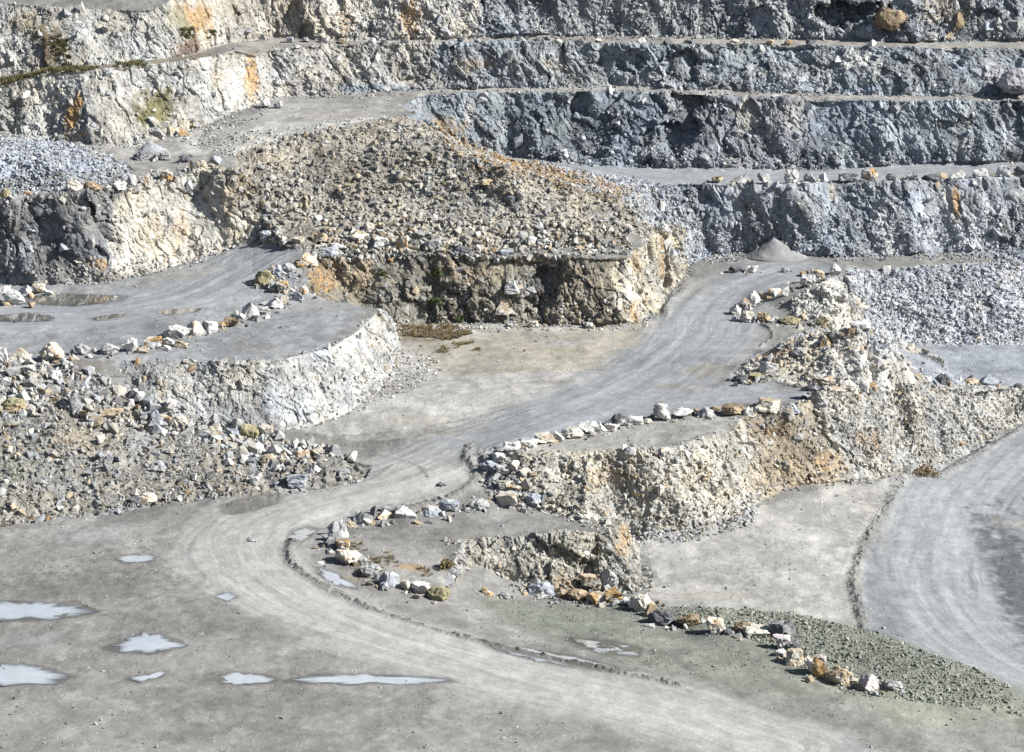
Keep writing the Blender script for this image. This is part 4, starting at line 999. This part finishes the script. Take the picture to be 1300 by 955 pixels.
ROWS = [
  ('on the edge of the far bluish bench', 'boulders lined up on the far bluish bench', [
    (911,233,14,7,'T','j'),(943,234,16,10,'W','w'),(971,235,17,11,'G','b'),(1004,235,17,14,'W','r'),(1025,234,11,9,'G','r'),(1045,234,12,9,'W','w'),(1077,233,22,11,'S','b'),(1104,232,20,14,'X','r'),
    (1131,231,12,7,'D','r'),(1157,231,14,9,'G','b'),(1183,229,23,6,'D','s'),(1214,229,19,10,'W','w'),(1244,228,19,10,'W','b'),(1275,226,19,12,'W','w'),(1298,225,17,11,'D','j')]),
  ('along the topmost visible bench', 'small boulders along the topmost bench', [
    (368,54,10,7,'B','b'),(388,54,10,7,'G','j'),(410,55,11,7,'D','b'),(434,55,10,5,'N','s'),(472,57,11,8,'W','r'),(487,57,9,5,'D','j'),(513,57,11,6,'D','b'),(546,57,12,10,'C','b'),(584,57,10,8,'D','j'),(606,57,9,6,'G','r'),
    (660,56,13,8,'W','w'),(680,56,8,5,'D','r'),(693,56,10,6,'D','w'),(709,56,11,6,'C','r'),(735,56,15,6,'D','s'),(760,55,10,6,'C','b'),(815,56,12,8,'W','w'),(847,57,11,7,'D','w'),(874,57,15,6,'D','s'),
    (933,58,12,8,'C','b'),(948,58,9,7,'G','r'),(978,58,12,7,'T','j'),(1001,58,11,7,'O','r'),(1030,59,15,6,'D','s'),(1107,60,14,9,'W','w')]),
  ("on the left bench edge", 'boulders on the left bench edge', [
    (5,254,15,14,'V','r'),(35,249,10,6,'O','r'),(93,247,21,15,'C','r'),(116,246,21,12,'N','j'),(133,245,15,10,'W','j'),(150,242,20,14,'W','b'),(167,237,13,15,'G','w'),(187,238,17,18,'C','p'),(215,231,20,13,'O','b'),(247,218,14,12,'O','j'),(258,213,11,9,'C','r'),(274,210,18,11,'B','w')]),
  ('on the track behind the left bench edge', 'boulders on the track across the left bench', [(177,205,18,12,'D','r'),(197,205,12,8,'D','w'),(209,204,16,13,'G','b'),(237,206,20,12,'D','w')]),
  ('below the stained upper left cliff', 'fallen blocks below the upper left cliff', [(198,176,20,14,'G','b'),(216,174,20,13,'T','w'),(233,175,15,14,'O','w'),(250,163,11,8,'W','j')]),
  ('under the rounded upper cliff corner', 'blocks under the rounded upper cliff corner', [(337,138,12,13,'W','b'),(352,123,14,11,'C','r'),(353,138,12,9,'G','j'),(394,121,18,7,'W','s')]),
  ("along the upper left road edge", 'boulders along the edge of the upper left road', [
    (2,464,15,23,'W','t'),(24,459,33,19,'C','w'),(64,460,30,26,'C','r'),(104,452,20,15,'G','j'),(138,451,23,15,'G','j'),(165,447,19,18,'W','b'),(180,449,15,10,'T','j'),(194,444,22,17,'X','b'),(211,441,22,13,'W','j'),(228,430,28,16,'W','s'),(231,441,18,9,'T','s'),
    (249,427,25,20,'C','w'),(266,422,20,15,'W','b'),(281,416,11,8,'O','r'),(293,415,20,12,'N','b'),(304,408,14,11,'W','j'),(315,405,25,23,'W','p'),(333,399,19,10,'W','s'),(348,393,23,17,'W','j'),(360,386,13,11,'C','b'),(376,383,21,13,'B','b'),(385,375,12,11,'X','r')]),
  ("at the upper left road's top end", 'boulders by the top end of the upper left road', [
    (335,364,27,21,'V','b'),(347,368,14,15,'W','w'),(352,353,17,17,'B','r'),(359,373,19,15,'O','b'),(364,347,21,13,'G','j'),(382,340,16,10,'O','r'),(392,337,21,17,'C','w'),(416,328,25,12,'B','s'),(337,311,14,14,'B','b')]),
  ("above the cream cliff", 'boulders above the cream cliff', [
    (648,576,21,16,'W','j'),(669,569,27,12,'W','b'),(692,564,26,14,'C','b'),(708,561,16,13,'W','j'),(728,557,25,15,'C','r'),(747,552,23,17,'W','j'),(761,549,16,13,'W','w'),(777,546,19,9,'W','s'),(788,541,22,17,'D','r'),(807,539,21,11,'W','s'),(823,538,11,7,'C','r'),
    (840,534,20,23,'W','t'),(868,530,26,12,'W','j'),(897,530,24,14,'G','w'),(931,529,27,16,'N','b'),(951,529,14,13,'W','w'),(974,528,34,22,'C','b'),(1004,525,25,13,'B','w')]),
  ("at the cream cliff's left corner", 'stones heaped at the corner of the cream cliff', [
    (622,600,20,14,'B','j'),(633,587,18,13,'W','b'),(638,604,17,14,'W','b'),(627,612,16,11,'G','w'),(652,600,16,16,'C','t'),(640,622,18,12,'C','s'),(656,626,26,13,'T','b'),(643,643,28,20,'C','b'),(677,643,23,16,'B','r')]),
  ("inside the near road bend", 'boulders round the inside of the road bend', [
    (418,695,22,15,'D','w'),(429,684,26,24,'W','p'),(434,699,18,14,'X','b'),(443,671,14,10,'T','r'),(441,717,30,19,'C','j'),(461,667,26,17,'S','p'),(471,733,23,18,'G','j'),(487,747,10,7,'W','r'),(489,660,26,13,'C','w'),(494,746,26,21,'B','w'),(515,659,27,16,'W','w'),(515,750,15,14,'C','j'),(534,755,22,15,'W','b'),(548,656,30,14,'B','w'),(556,762,29,18,'V','r'),(570,651,25,15,'B','b'),(592,650,10,5,'G','s'),(608,648,25,14,'S','r')]),
  ("below the small grey cliff", 'boulders at the foot of the small grey cliff', [
    (618,757,18,11,'O','p'),(641,762,14,9,'G','j'),(687,759,32,21,'B','r'),(712,760,20,14,'O','j'),(733,763,25,15,'N','r'),(748,748,20,18,'T','b'),(757,768,25,16,'O','j'),(772,748,28,25,'G','w'),(778,767,25,18,'O','b'),(796,769,15,9,'W','b')]),
  ("along the greenish bank", 'boulders along the greenish bank', [
    (815,777,31,23,'C','r'),(827,783,20,18,'N','w'),(841,794,33,21,'D','r'),(873,796,31,18,'N','j'),(910,806,23,20,'C','b'),(924,808,11,9,'D','r'),(941,803,18,15,'N','r'),(961,810,32,17,'C','b'),(985,808,22,20,'D','b'),(991,834,14,10,'W','j'),(993,825,21,20,'K','b'),(1001,805,20,17,'D','w'),(1008,828,19,14,'D','j'),(1010,847,23,22,'C','b'),(1037,861,29,30,'X','b'),(1067,871,33,24,'T','j'),(1103,876,25,20,'K','w'),(1135,878,22,13,'G','r')]),
  ("beside the haul road top", 'boulders beside the top of the haul road', [
    (934,400,14,14,'W','j'),(943,395,10,11,'D','b'),(948,390,12,12,'T','w'),(949,409,17,15,'C','r'),(957,386,17,17,'W','p'),(970,410,16,14,'N','r'),(971,380,14,8,'T','s'),(985,376,18,9,'X','b'),(998,376,10,13,'W','b'),(1004,413,25,12,'V','r'),(1006,371,9,8,'D','b'),(1021,364,10,7,'N','s'),(1022,351,12,8,'O','r'),(1026,364,18,15,'W','b'),(1031,353,9,9,'D','w'),(1040,359,20,17,'C','b'),(1042,417,17,12,'V','j'),(1061,351,14,17,'W','j')]),
  ("near the grey gravel cone", 'loose blocks near the grey gravel cone', [(934,347,17,9,'D','s'),(955,347,15,10,'W','b'),(997,347,9,7,'G','r'),(1127,347,11,10,'W','b')]),
  ('on the brink of the pit floor', 'boulders on the brink of the pit floor', [(1160,482,14,8,'O','r'),(1176,486,14,9,'W','r'),(1197,488,17,14,'D','b'),(1233,489,20,9,'T','r'),(1256,489,25,13,'B','w'),(1293,494,12,7,'D','r')]),
  ("at the side track end", 'stones heaped at the end of the side track', [(1036,502,18,12,'D','j'),(1048,494,22,15,'T','b'),(1062,502,20,11,'C','s'),(1042,520,22,15,'B','b'),(1085,499,24,16,'G','w'),(1106,497,16,11,'O','j'),(1146,500,22,13,'T','b')]),
  ("on the cream rubble lump", 'stones on the crest of the cream lump', [(940,487,18,11,'D','j'),(958,484,18,10,'V','s'),(976,474,24,16,'W','b'),(990,466,14,11,'O','w'),(1015,452,22,12,'G','j'),(1048,440,15,15,'O','p'),(1060,432,14,12,'G','b'),(1092,421,24,13,'W','b'),(1082,427,12,10,'N','r')]),
  ("at the brown cliff foot", 'pale stones at the foot of the brown cliff', [(652,416,14,9,'W','b'),(677,416,14,9,'C','b'),(749,416,12,7,'W','r')]),
  ('on the ledge below the big mound', 'stones on the ledge below the mound', [
    (379,314,16,10,'C','s'),(405,308,20,13,'T','s'),(430,318,18,11,'W','j'),(455,305,30,14,'C','w'),(468,293,14,11,'C','r'),(485,316,20,15,'W','b'),(510,318,14,20,'O','t'),(550,318,20,16,'G','b'),(586,324,18,13,'D','r'),(600,332,24,11,'W','w'),(643,326,22,9,'B','s'),(675,313,13,13,'W','b'),(690,313,16,11,'W','b'),(455,232,9,7,'T','r'),(620,240,18,9,'T','s')]),
  ("in the left waste heap", 'big stones in the left waste heap', [
    (15,524,33,18,'V','r'),(34,476,20,10,'W','s'),(69,483,21,13,'W','r'),(72,502,20,11,'D','b'),(95,528,20,28,'G','t'),(135,532,38,12,'T','s'),(178,534,22,12,'B','r'),(197,538,12,18,'B','w'),(212,539,22,12,'T','b'),(229,545,18,14,'C','r'),(270,554,29,20,'C','p'),(294,558,22,12,'B','s'),(316,558,24,20,'V','j'),(337,558,18,17,'C','b'),(340,590,18,14,'T','r'),(360,592,16,14,'C','w'),(376,620,27,18,'B','b'),(385,584,18,11,'T','s'),(185,641,25,15,'C','r'),(172,642,16,9,'D','b'),(323,618,12,11,'W','r'),(402,580,18,9,'C','s'),(398,605,18,12,'W','w'),(436,608,16,10,'G','b')]),
  ('beside the far left of the upper road', 'boulders at the far left of the upper road', [(4,374,16,12,'W','b'),(18,388,28,20,'W','j'),(31,377,18,17,'W','w'),(49,373,15,14,'C','b'),(62,376,14,7,'W','s')]),
  ("below the topmost right wall", 'big fallen slabs below the topmost right wall', [(1180,54,22,14,'G','j'),(1205,52,18,12,'T','w'),(1222,38,30,24,'N','w'),(1290,48,30,22,'G','b'),(1146,55,16,9,'W','s')]),
]
SINGLES = [
    (1286,117,44,34,'L','r','big smooth lilac-grey boulder leaning against the third far wall at the right'),
    (1284,207,34,26,'D','w','dark triangular boulder behind the far bluish bench at the right edge'),
    (1130,36,46,32,'N','j','long brown slab hanging out of the topmost right wall above dark shadow'),
    (799,577,13,12,'W','b','white block with a dark left side standing out of the cream cliff top'),
    (650,372,18,18,'W','b','white block set in the middle of the brown cliff'),
    (640,396,24,16,'C','w','cream slab leaning under the white block in the brown cliff'),
    (320,688,9,4,'G','r','single small stone lying alone on the bend of the haul road'),
    (560,617,9,5,'D','r','small dark stone beside the windrow of the road bend'),
]
for rowdesc, group, items in ROWS:
    n_ = len(items)
    order = sorted(range(n_), key=lambda k: items[k][0])
    for rank, k in enumerate(order):
        u, v, w, h, tone, style = items[k]
        same = [j for j in order if (items[j][4], items[j][5]) == (tone, style)]
        look = COLW[tone] + ' ' + SHW[style] + ' boulder'
        size = ''
        ws = sorted(x[2] for x in items)
        if w == ws[-1] and ws.count(w) == 1: size = 'largest, '
        if len(same) == 1: lab = 'the only ' + look + ' ' + rowdesc
        else: lab = ORD[same.index(k)] + ' ' + look + ' from the left ' + rowdesc
        boulder(u, v, w, h, tone, style, lab, group)
for u, v, w, h, tone, style, lab in SINGLES:
    boulder(u, v, w, h, tone, style, lab, None, -.15 if 'liff' in lab or 'wall' in lab else None)

# broken bits and dust lying round the boulders
g = np.random.default_rng(77); vv_, ff_, cc_ = [], [], []; o_ = 0
kd_floor = None
from mathutils.kdtree import KDTree
_kd = KDTree(len(NEARV))
for k_ in NEARV: _kd.insert((V[k_, 0], V[k_, 1], 0), int(k_))
_kd.balance()
pal = [GRY * 1.1, WHT * .9, CRM * .9, TAN, GRY * .7]
for (x, y, z, wm, seed) in SKIRT:
    for _ in range(int(g.integers(7, 15))):
        a = g.uniform(0, 6.283); d = wm * g.uniform(.35, 1.05)
        px, py = x + math.cos(a) * d, y + math.sin(a) * d * .9
        _, k_, _ = _kd.find((px, py, 0))
        pz = VV[k_, 2]
        if abs(pz - z) > 1.2: continue
        hv, hf = HULLS[g.integers(0, len(HULLS))]
        s = wm * min(.34, .05 + .09 * g.exponential())
        vv_.append(hv @ rand_rot(1, g)[0].T * s + np.array([px, py, pz + s * .15])); ff_.append(hf + o_); o_ += len(hv)
        cc_.append(np.tile(pal[g.integers(0, 5)] * ALB * g.uniform(.7, 1.15), (len(hv), 1)))
me = mesh_from('rubble', np.concatenate(vv_), np.concatenate(ff_).ravel())
cc_ = np.concatenate(cc_); set_col(me, 'Col', np.concatenate([cc_, np.full((len(cc_), 1), .5)], 1))
link('rubble', me, MAT_STONE, 'stuff', 'small broken bits lying round the feet of the boulder rows', 'rubble')

# ------------------------------------------------------------------ standing water
def water_material(name, base, rough):
    m = bpy.data.materials.new(name); m.use_nodes = True
    nt = m.node_tree; b = nt.nodes['Principled BSDF']
    b.inputs['Base Color'].default_value = (*base, 1); b.inputs['Roughness'].default_value = rough
    b.inputs['IOR'].default_value = 1.33; b.inputs['Specular IOR Level'].default_value = .5
    b.inputs['Coat Weight'].default_value = 1.0; b.inputs['Coat Roughness'].default_value = .02; b.inputs['Coat IOR'].default_value = 1.6
    n = nt.nodes.new('ShaderNodeTexNoise'); n.inputs['Scale'].default_value = 1.2; n.inputs['Detail'].default_value = 3
    t = nt.nodes.new('ShaderNodeTexCoord'); nt.links.new(t.outputs['Object'], n.inputs['Vector'])
    r_ = nt.nodes.new('ShaderNodeValToRGB'); r_.color_ramp.elements[0].color = (*[c * .8 for c in base], 1); r_.color_ramp.elements[1].color = (*[min(1, c * 1.15) for c in base], 1)
    nt.links.new(n.outputs['Fac'], r_.inputs[0])
    at = nt.nodes.new('ShaderNodeAttribute'); at.attribute_name = 'Col'       # muddy shallows along the rim
    mx = nt.nodes.new('ShaderNodeMix'); mx.data_type = 'RGBA'
    nt.links.new(at.outputs['Alpha'], mx.inputs[0]); nt.links.new(r_.outputs[0], mx.inputs[6]); mx.inputs[7].default_value = (.085, .08, .07, 1)
    nt.links.new(mx.outputs[2], b.inputs['Base Color'])
    return m
MAT_W = [water_material('milky_puddle_water', (.36, .382, .405), .10), water_material('muddy_puddle_water', (.115, .113, .10), .06)]
def floor_z(x, y):
    r_ = _kd.find_n((x, y, 0), 4)
    ws = np.array([1 / (d_ + .02) for _, _, d_ in r_]); ks = [k_ for _, k_, _ in r_]
    return float((V[ks, 2] * ws).sum() / ws.sum())
for poly, tone in zip(PUD_PLAN, PUD_TONE):
    cp = smooth_line(np.concatenate([poly, poly[:1]]), 9)[:-1]
    c0 = cp.mean(0); n_ = len(cp)
    q3 = np.concatenate([cp, np.zeros((n_, 1))], 1)
    rad = np.hypot(*(cp - c0).T).mean()
    cp = c0 + (cp - c0) * 1.03
    cp = cp + (cp - c0) / np.maximum(np.hypot(*(cp - c0).T), .1)[:, None] * (fbm(q3 * 1.7, 5, 901, .6) * min(.55 * rad, 1.3))[:, None]
    rings = [cp] + [c0 + (cp - c0) * s for s in (.86, .66, .44, .2)]
    vv = [(p[0], p[1], floor_z(*p) + (.012 if tone == 0 else .014)) for rg in rings for p in rg] + [(c0[0], c0[1], floor_z(*c0) + (.012 if tone == 0 else .014))]
    ff = []
    for k in range(4):
        for i in range(n_):
            a, b, c, d = k * n_ + i, k * n_ + (i + 1) % n_, (k + 1) * n_ + (i + 1) % n_, (k + 1) * n_ + i
            ff += [a, b, c, a, c, d]
    for i in range(n_): ff += [4 * n_ + i, 4 * n_ + (i + 1) % n_, 5 * n_]
    me = mesh_from('puddle', np.array(vv), ff)
    me.polygons.foreach_set('use_smooth', np.ones(len(ff) // 3, bool))
    rim = np.concatenate([np.full(n_, 1.0), np.clip(.45 + .8 * fbm(q3 * 1.5, 3, 905), 0, 1), np.zeros(3 * n_ + 1)])
    set_col(me, 'Col', np.concatenate([np.zeros((len(rim), 3)), rim[:, None]], 1))
    link('puddle', me, MAT_W[tone], 'structure')

# ------------------------------------------------------------------ tipped gravel cones
def gravel_cone(u, v, w, h, col, label, lean):
    p = hit(u, v); sc = SCX(p); r0 = w / 2 / sc; h0 = h / sc * 1.03
    n_ = 56; rings = 22; vv = []
    for k in range(rings + 1):
        t = k / rings
        for i in range(n_):
            a = 2 * math.pi * i / n_
            vv.append((math.cos(a) * r0 * t + lean * r0 * (1 - t), math.sin(a) * r0 * .72 * t, h0 * (1 - t) ** 1.05))
    vv = np.array(vv); x = vv + np.array([p[0], p[1], 0])
    vv += (np.stack([fbm(x * .8, 3, 951), fbm(x * .8, 3, 954), fbm(x * 1.3, 4, 957)], 1) * .13) * sstep(-.1, .3, vv[:, 2])[:, None]
    vv[-n_:, 2] = -.15
    ff = []
    for k in range(rings):
        for i in range(n_):
            a, b, c, d = k * n_ + i, k * n_ + (i + 1) % n_, (k + 1) * n_ + (i + 1) % n_, (k + 1) * n_ + i
            ff += [a, d, c, a, c, b]
    me = mesh_from('gravel_pile', vv, ff)
    set_col(me, 'Col', np.concatenate([np.tile(col * ALB, (len(vv), 1)) * (1 + .15 * fbm(x * 2, 3, 960))[:, None], np.full((len(vv), 1), .25)], 1))
    o = link('gravel_pile', me, MAT_STONE, None, label, 'gravel pile')
    o.location = (p[0], p[1] + r0 * .5, p[2] + .02)
gravel_cone(989, 331, 84, 25, c3(.27, .275, .28), 'grey cone of fine gravel tipped at the foot of the lowest far wall', -.15)
gravel_cone(192, 194, 44, 12, c3(.34, .355, .38), 'small smooth heap of grey grit on the track below the upper left cliff', -.1)

# ------------------------------------------------------------------ sparse weeds
def leaf_material(name):
    m = bpy.data.materials.new(name); m.use_nodes = True
    b = m.node_tree.nodes['Principled BSDF']; b.inputs['Roughness'].default_value = .8
    a = m.node_tree.nodes.new('ShaderNodeAttribute'); a.attribute_name = 'Col'
    m.node_tree.links.new(a.outputs['Color'], b.inputs['Base Color'])
    return m
MAT_LEAF = leaf_material('weed_blades')
def tufts(bases, g, hgt, n_bl, cols, spread):
    vv, ff, cc = [], [], []
    for p in bases:
        hs = hgt * g.uniform(.5, 1.2); c = cols[g.integers(0, len(cols))] * g.uniform(.7, 1.25)
        for k in range(n_bl):
            a = g.uniform(0, 6.283); o = np.array([math.cos(a), math.sin(a), 0]) * spread * g.uniform(0, .6)
            tip = o + np.array([math.cos(a) * g.uniform(.1, .8), math.sin(a) * g.uniform(.1, .8), 1]) * hs * g.uniform(.5, 1)
            sd = np.array([-math.sin(a), math.cos(a), 0]) * hs * .09
            i0 = len(vv); vv += [p + o - sd, p + o + sd, p + tip]; ff += [i0, i0 + 1, i0 + 2]; cc += [c * .8, c * .8, c * 1.1]
    return np.array(vv), ff, np.array(cc)
def grass(label, poly, n_, hgt, cols, seed):
    g = np.random.default_rng(seed)
    idx = np.where(f_near & in_poly(fu, fv_, poly) & (FN[:, 2] > .35))[0]
    if not len(idx): return
    t = g.choice(idx, n_ * 3, p=FA[idx] / FA[idx].sum())
    pos = VV[F[t]].mean(1); pos = pos[fbm(pos * .5, 3, seed) > -.02][:n_]
    v_, f_, c_ = tufts(pos - np.array([0, 0, .02]), g, hgt, 16, cols, .3)
    me = mesh_from('grass', v_, f_); set_col(me, 'Col', c_)
    link('grass', me, MAT_LEAF, 'stuff', label, 'grass')
OLIVE = [c3(.11,.105,.04), c3(.15,.125,.06), c3(.08,.085,.03)]; STRAW = [c3(.22,.17,.09), c3(.16,.12,.06), c3(.13,.115,.05)]; GREEN = [c3(.05,.075,.02), c3(.07,.095,.03)]
grass('olive grass strip along the upper left bench', [(-20,100),(60,88),(200,76),(240,74),(200,86),(60,96),(-20,116)], 620, .38, OLIVE, 971)
grass('brown weeds in the damp hollow below the brown cliff', [(488,414),(580,412),(600,425),(560,436),(490,432)], 520, .34, STRAW, 972)
grass('thin dry weeds on the floor beyond the white cliff corner', [(530,436),(600,432),(610,446),(550,448)], 90, .3, STRAW, 973)
grass('sparse dry weeds among the boulders inside the road bend', [(425,690),(480,690),(530,720),(560,725),(520,745),(450,728)], 130, .3, STRAW, 974)
grass('olive weeds growing in the stained hollow of the upper left cliff', [(45,45),(85,45),(95,95),(40,98)], 200, .4, OLIVE, 975)
grass('green weeds on the small cliff top below the upper bench', [(225,38),(290,38),(290,50),(225,50)], 160, .35, GREEN + OLIVE, 976)
def bush(u, v, w, h, cols, label, seed):
    g = np.random.default_rng(seed)
    p = ground_point(u, v); sc = SCX(p); r0 = w / 2 / sc; h0 = h / sc
    root = bpy.data.objects.new('bush', None); C.objects.link(root); root.location = p
    root['label'] = label; root['category'] = 'bush'
    vv, ff, cc = [], [], []
    for k in range(520):                      # leaves through the volume of an uneven dome
        a = g.uniform(0, 6.283); rr = math.sqrt(g.random()); z = g.random() ** .8
        lobe = 1 + .35 * math.sin(a * 3 + seed) + .2 * math.sin(a * 5)
        q = np.array([math.cos(a) * r0 * rr * lobe, math.sin(a) * r0 * rr * lobe * .8, h0 * z * (1 - .55 * rr * rr)])
        d1 = g.normal(size=3); d1 /= np.linalg.norm(d1); d2 = np.cross(d1, g.normal(size=3)); d2 /= np.linalg.norm(d2)
        s = g.uniform(.06, .13); i0 = len(vv)
        vv += [q - d1 * s, q + d2 * s * .5, q + d1 * s, q - d2 * s * .5]; ff += [i0, i0 + 1, i0 + 2, i0, i0 + 2, i0 + 3]
        c = cols[g.integers(0, len(cols))] * g.uniform(.7, 1.3); cc += [c] * 4
    me = mesh_from('foliage', np.array(vv), ff); set_col(me, 'Col', np.array(cc))
    fo = link('foliage', me, MAT_LEAF); fo.parent = root
    sv, sf, scol = [], [], []
    for k in range(9):
        a = g.uniform(0, 6.283); tip = np.array([math.cos(a) * r0 * .7, math.sin(a) * r0 * .6, h0 * .8]); i0 = len(sv)
        for b_ in range(3):
            t = 2.094 * b_; sv.append(np.array([math.cos(t), math.sin(t), 0]) * .02 - np.array([0, 0, .05]))
        sv.append(tip); sf += [i0, i0 + 1, i0 + 3, i0 + 1, i0 + 2, i0 + 3, i0 + 2, i0, i0 + 3]; scol += [c3(.12, .09, .06)] * 4
    me = mesh_from('stem', np.array(sv), sf); set_col(me, 'Col', np.array(scol))
    so = link('stem', me, MAT_LEAF); so.parent = root
bush(1175, 604, 28, 15, [c3(.17,.10,.05), c3(.13,.10,.04), c3(.20,.14,.07)], 'low reddish-brown bush at the foot of the rubble bank beside the right-hand road', 3)
bush(556, 352, 12, 12, GREEN, 'small green bush clinging to the upper face of the brown cliff', 4)
bush(553, 386, 18, 9, GREEN, 'low green bush halfway down the brown cliff, left of its white block', 5)
bush(583, 408, 15, 8, GREEN, 'green bush at the foot of the brown cliff above the damp hollow', 6)
bush(486, 349, 9, 7, GREEN, 'tiny green bush near the top left of the brown cliff', 7)
bush(566, 722, 16, 14, STRAW, 'dry straw-coloured bush standing alone left of the small grey cliff', 8)
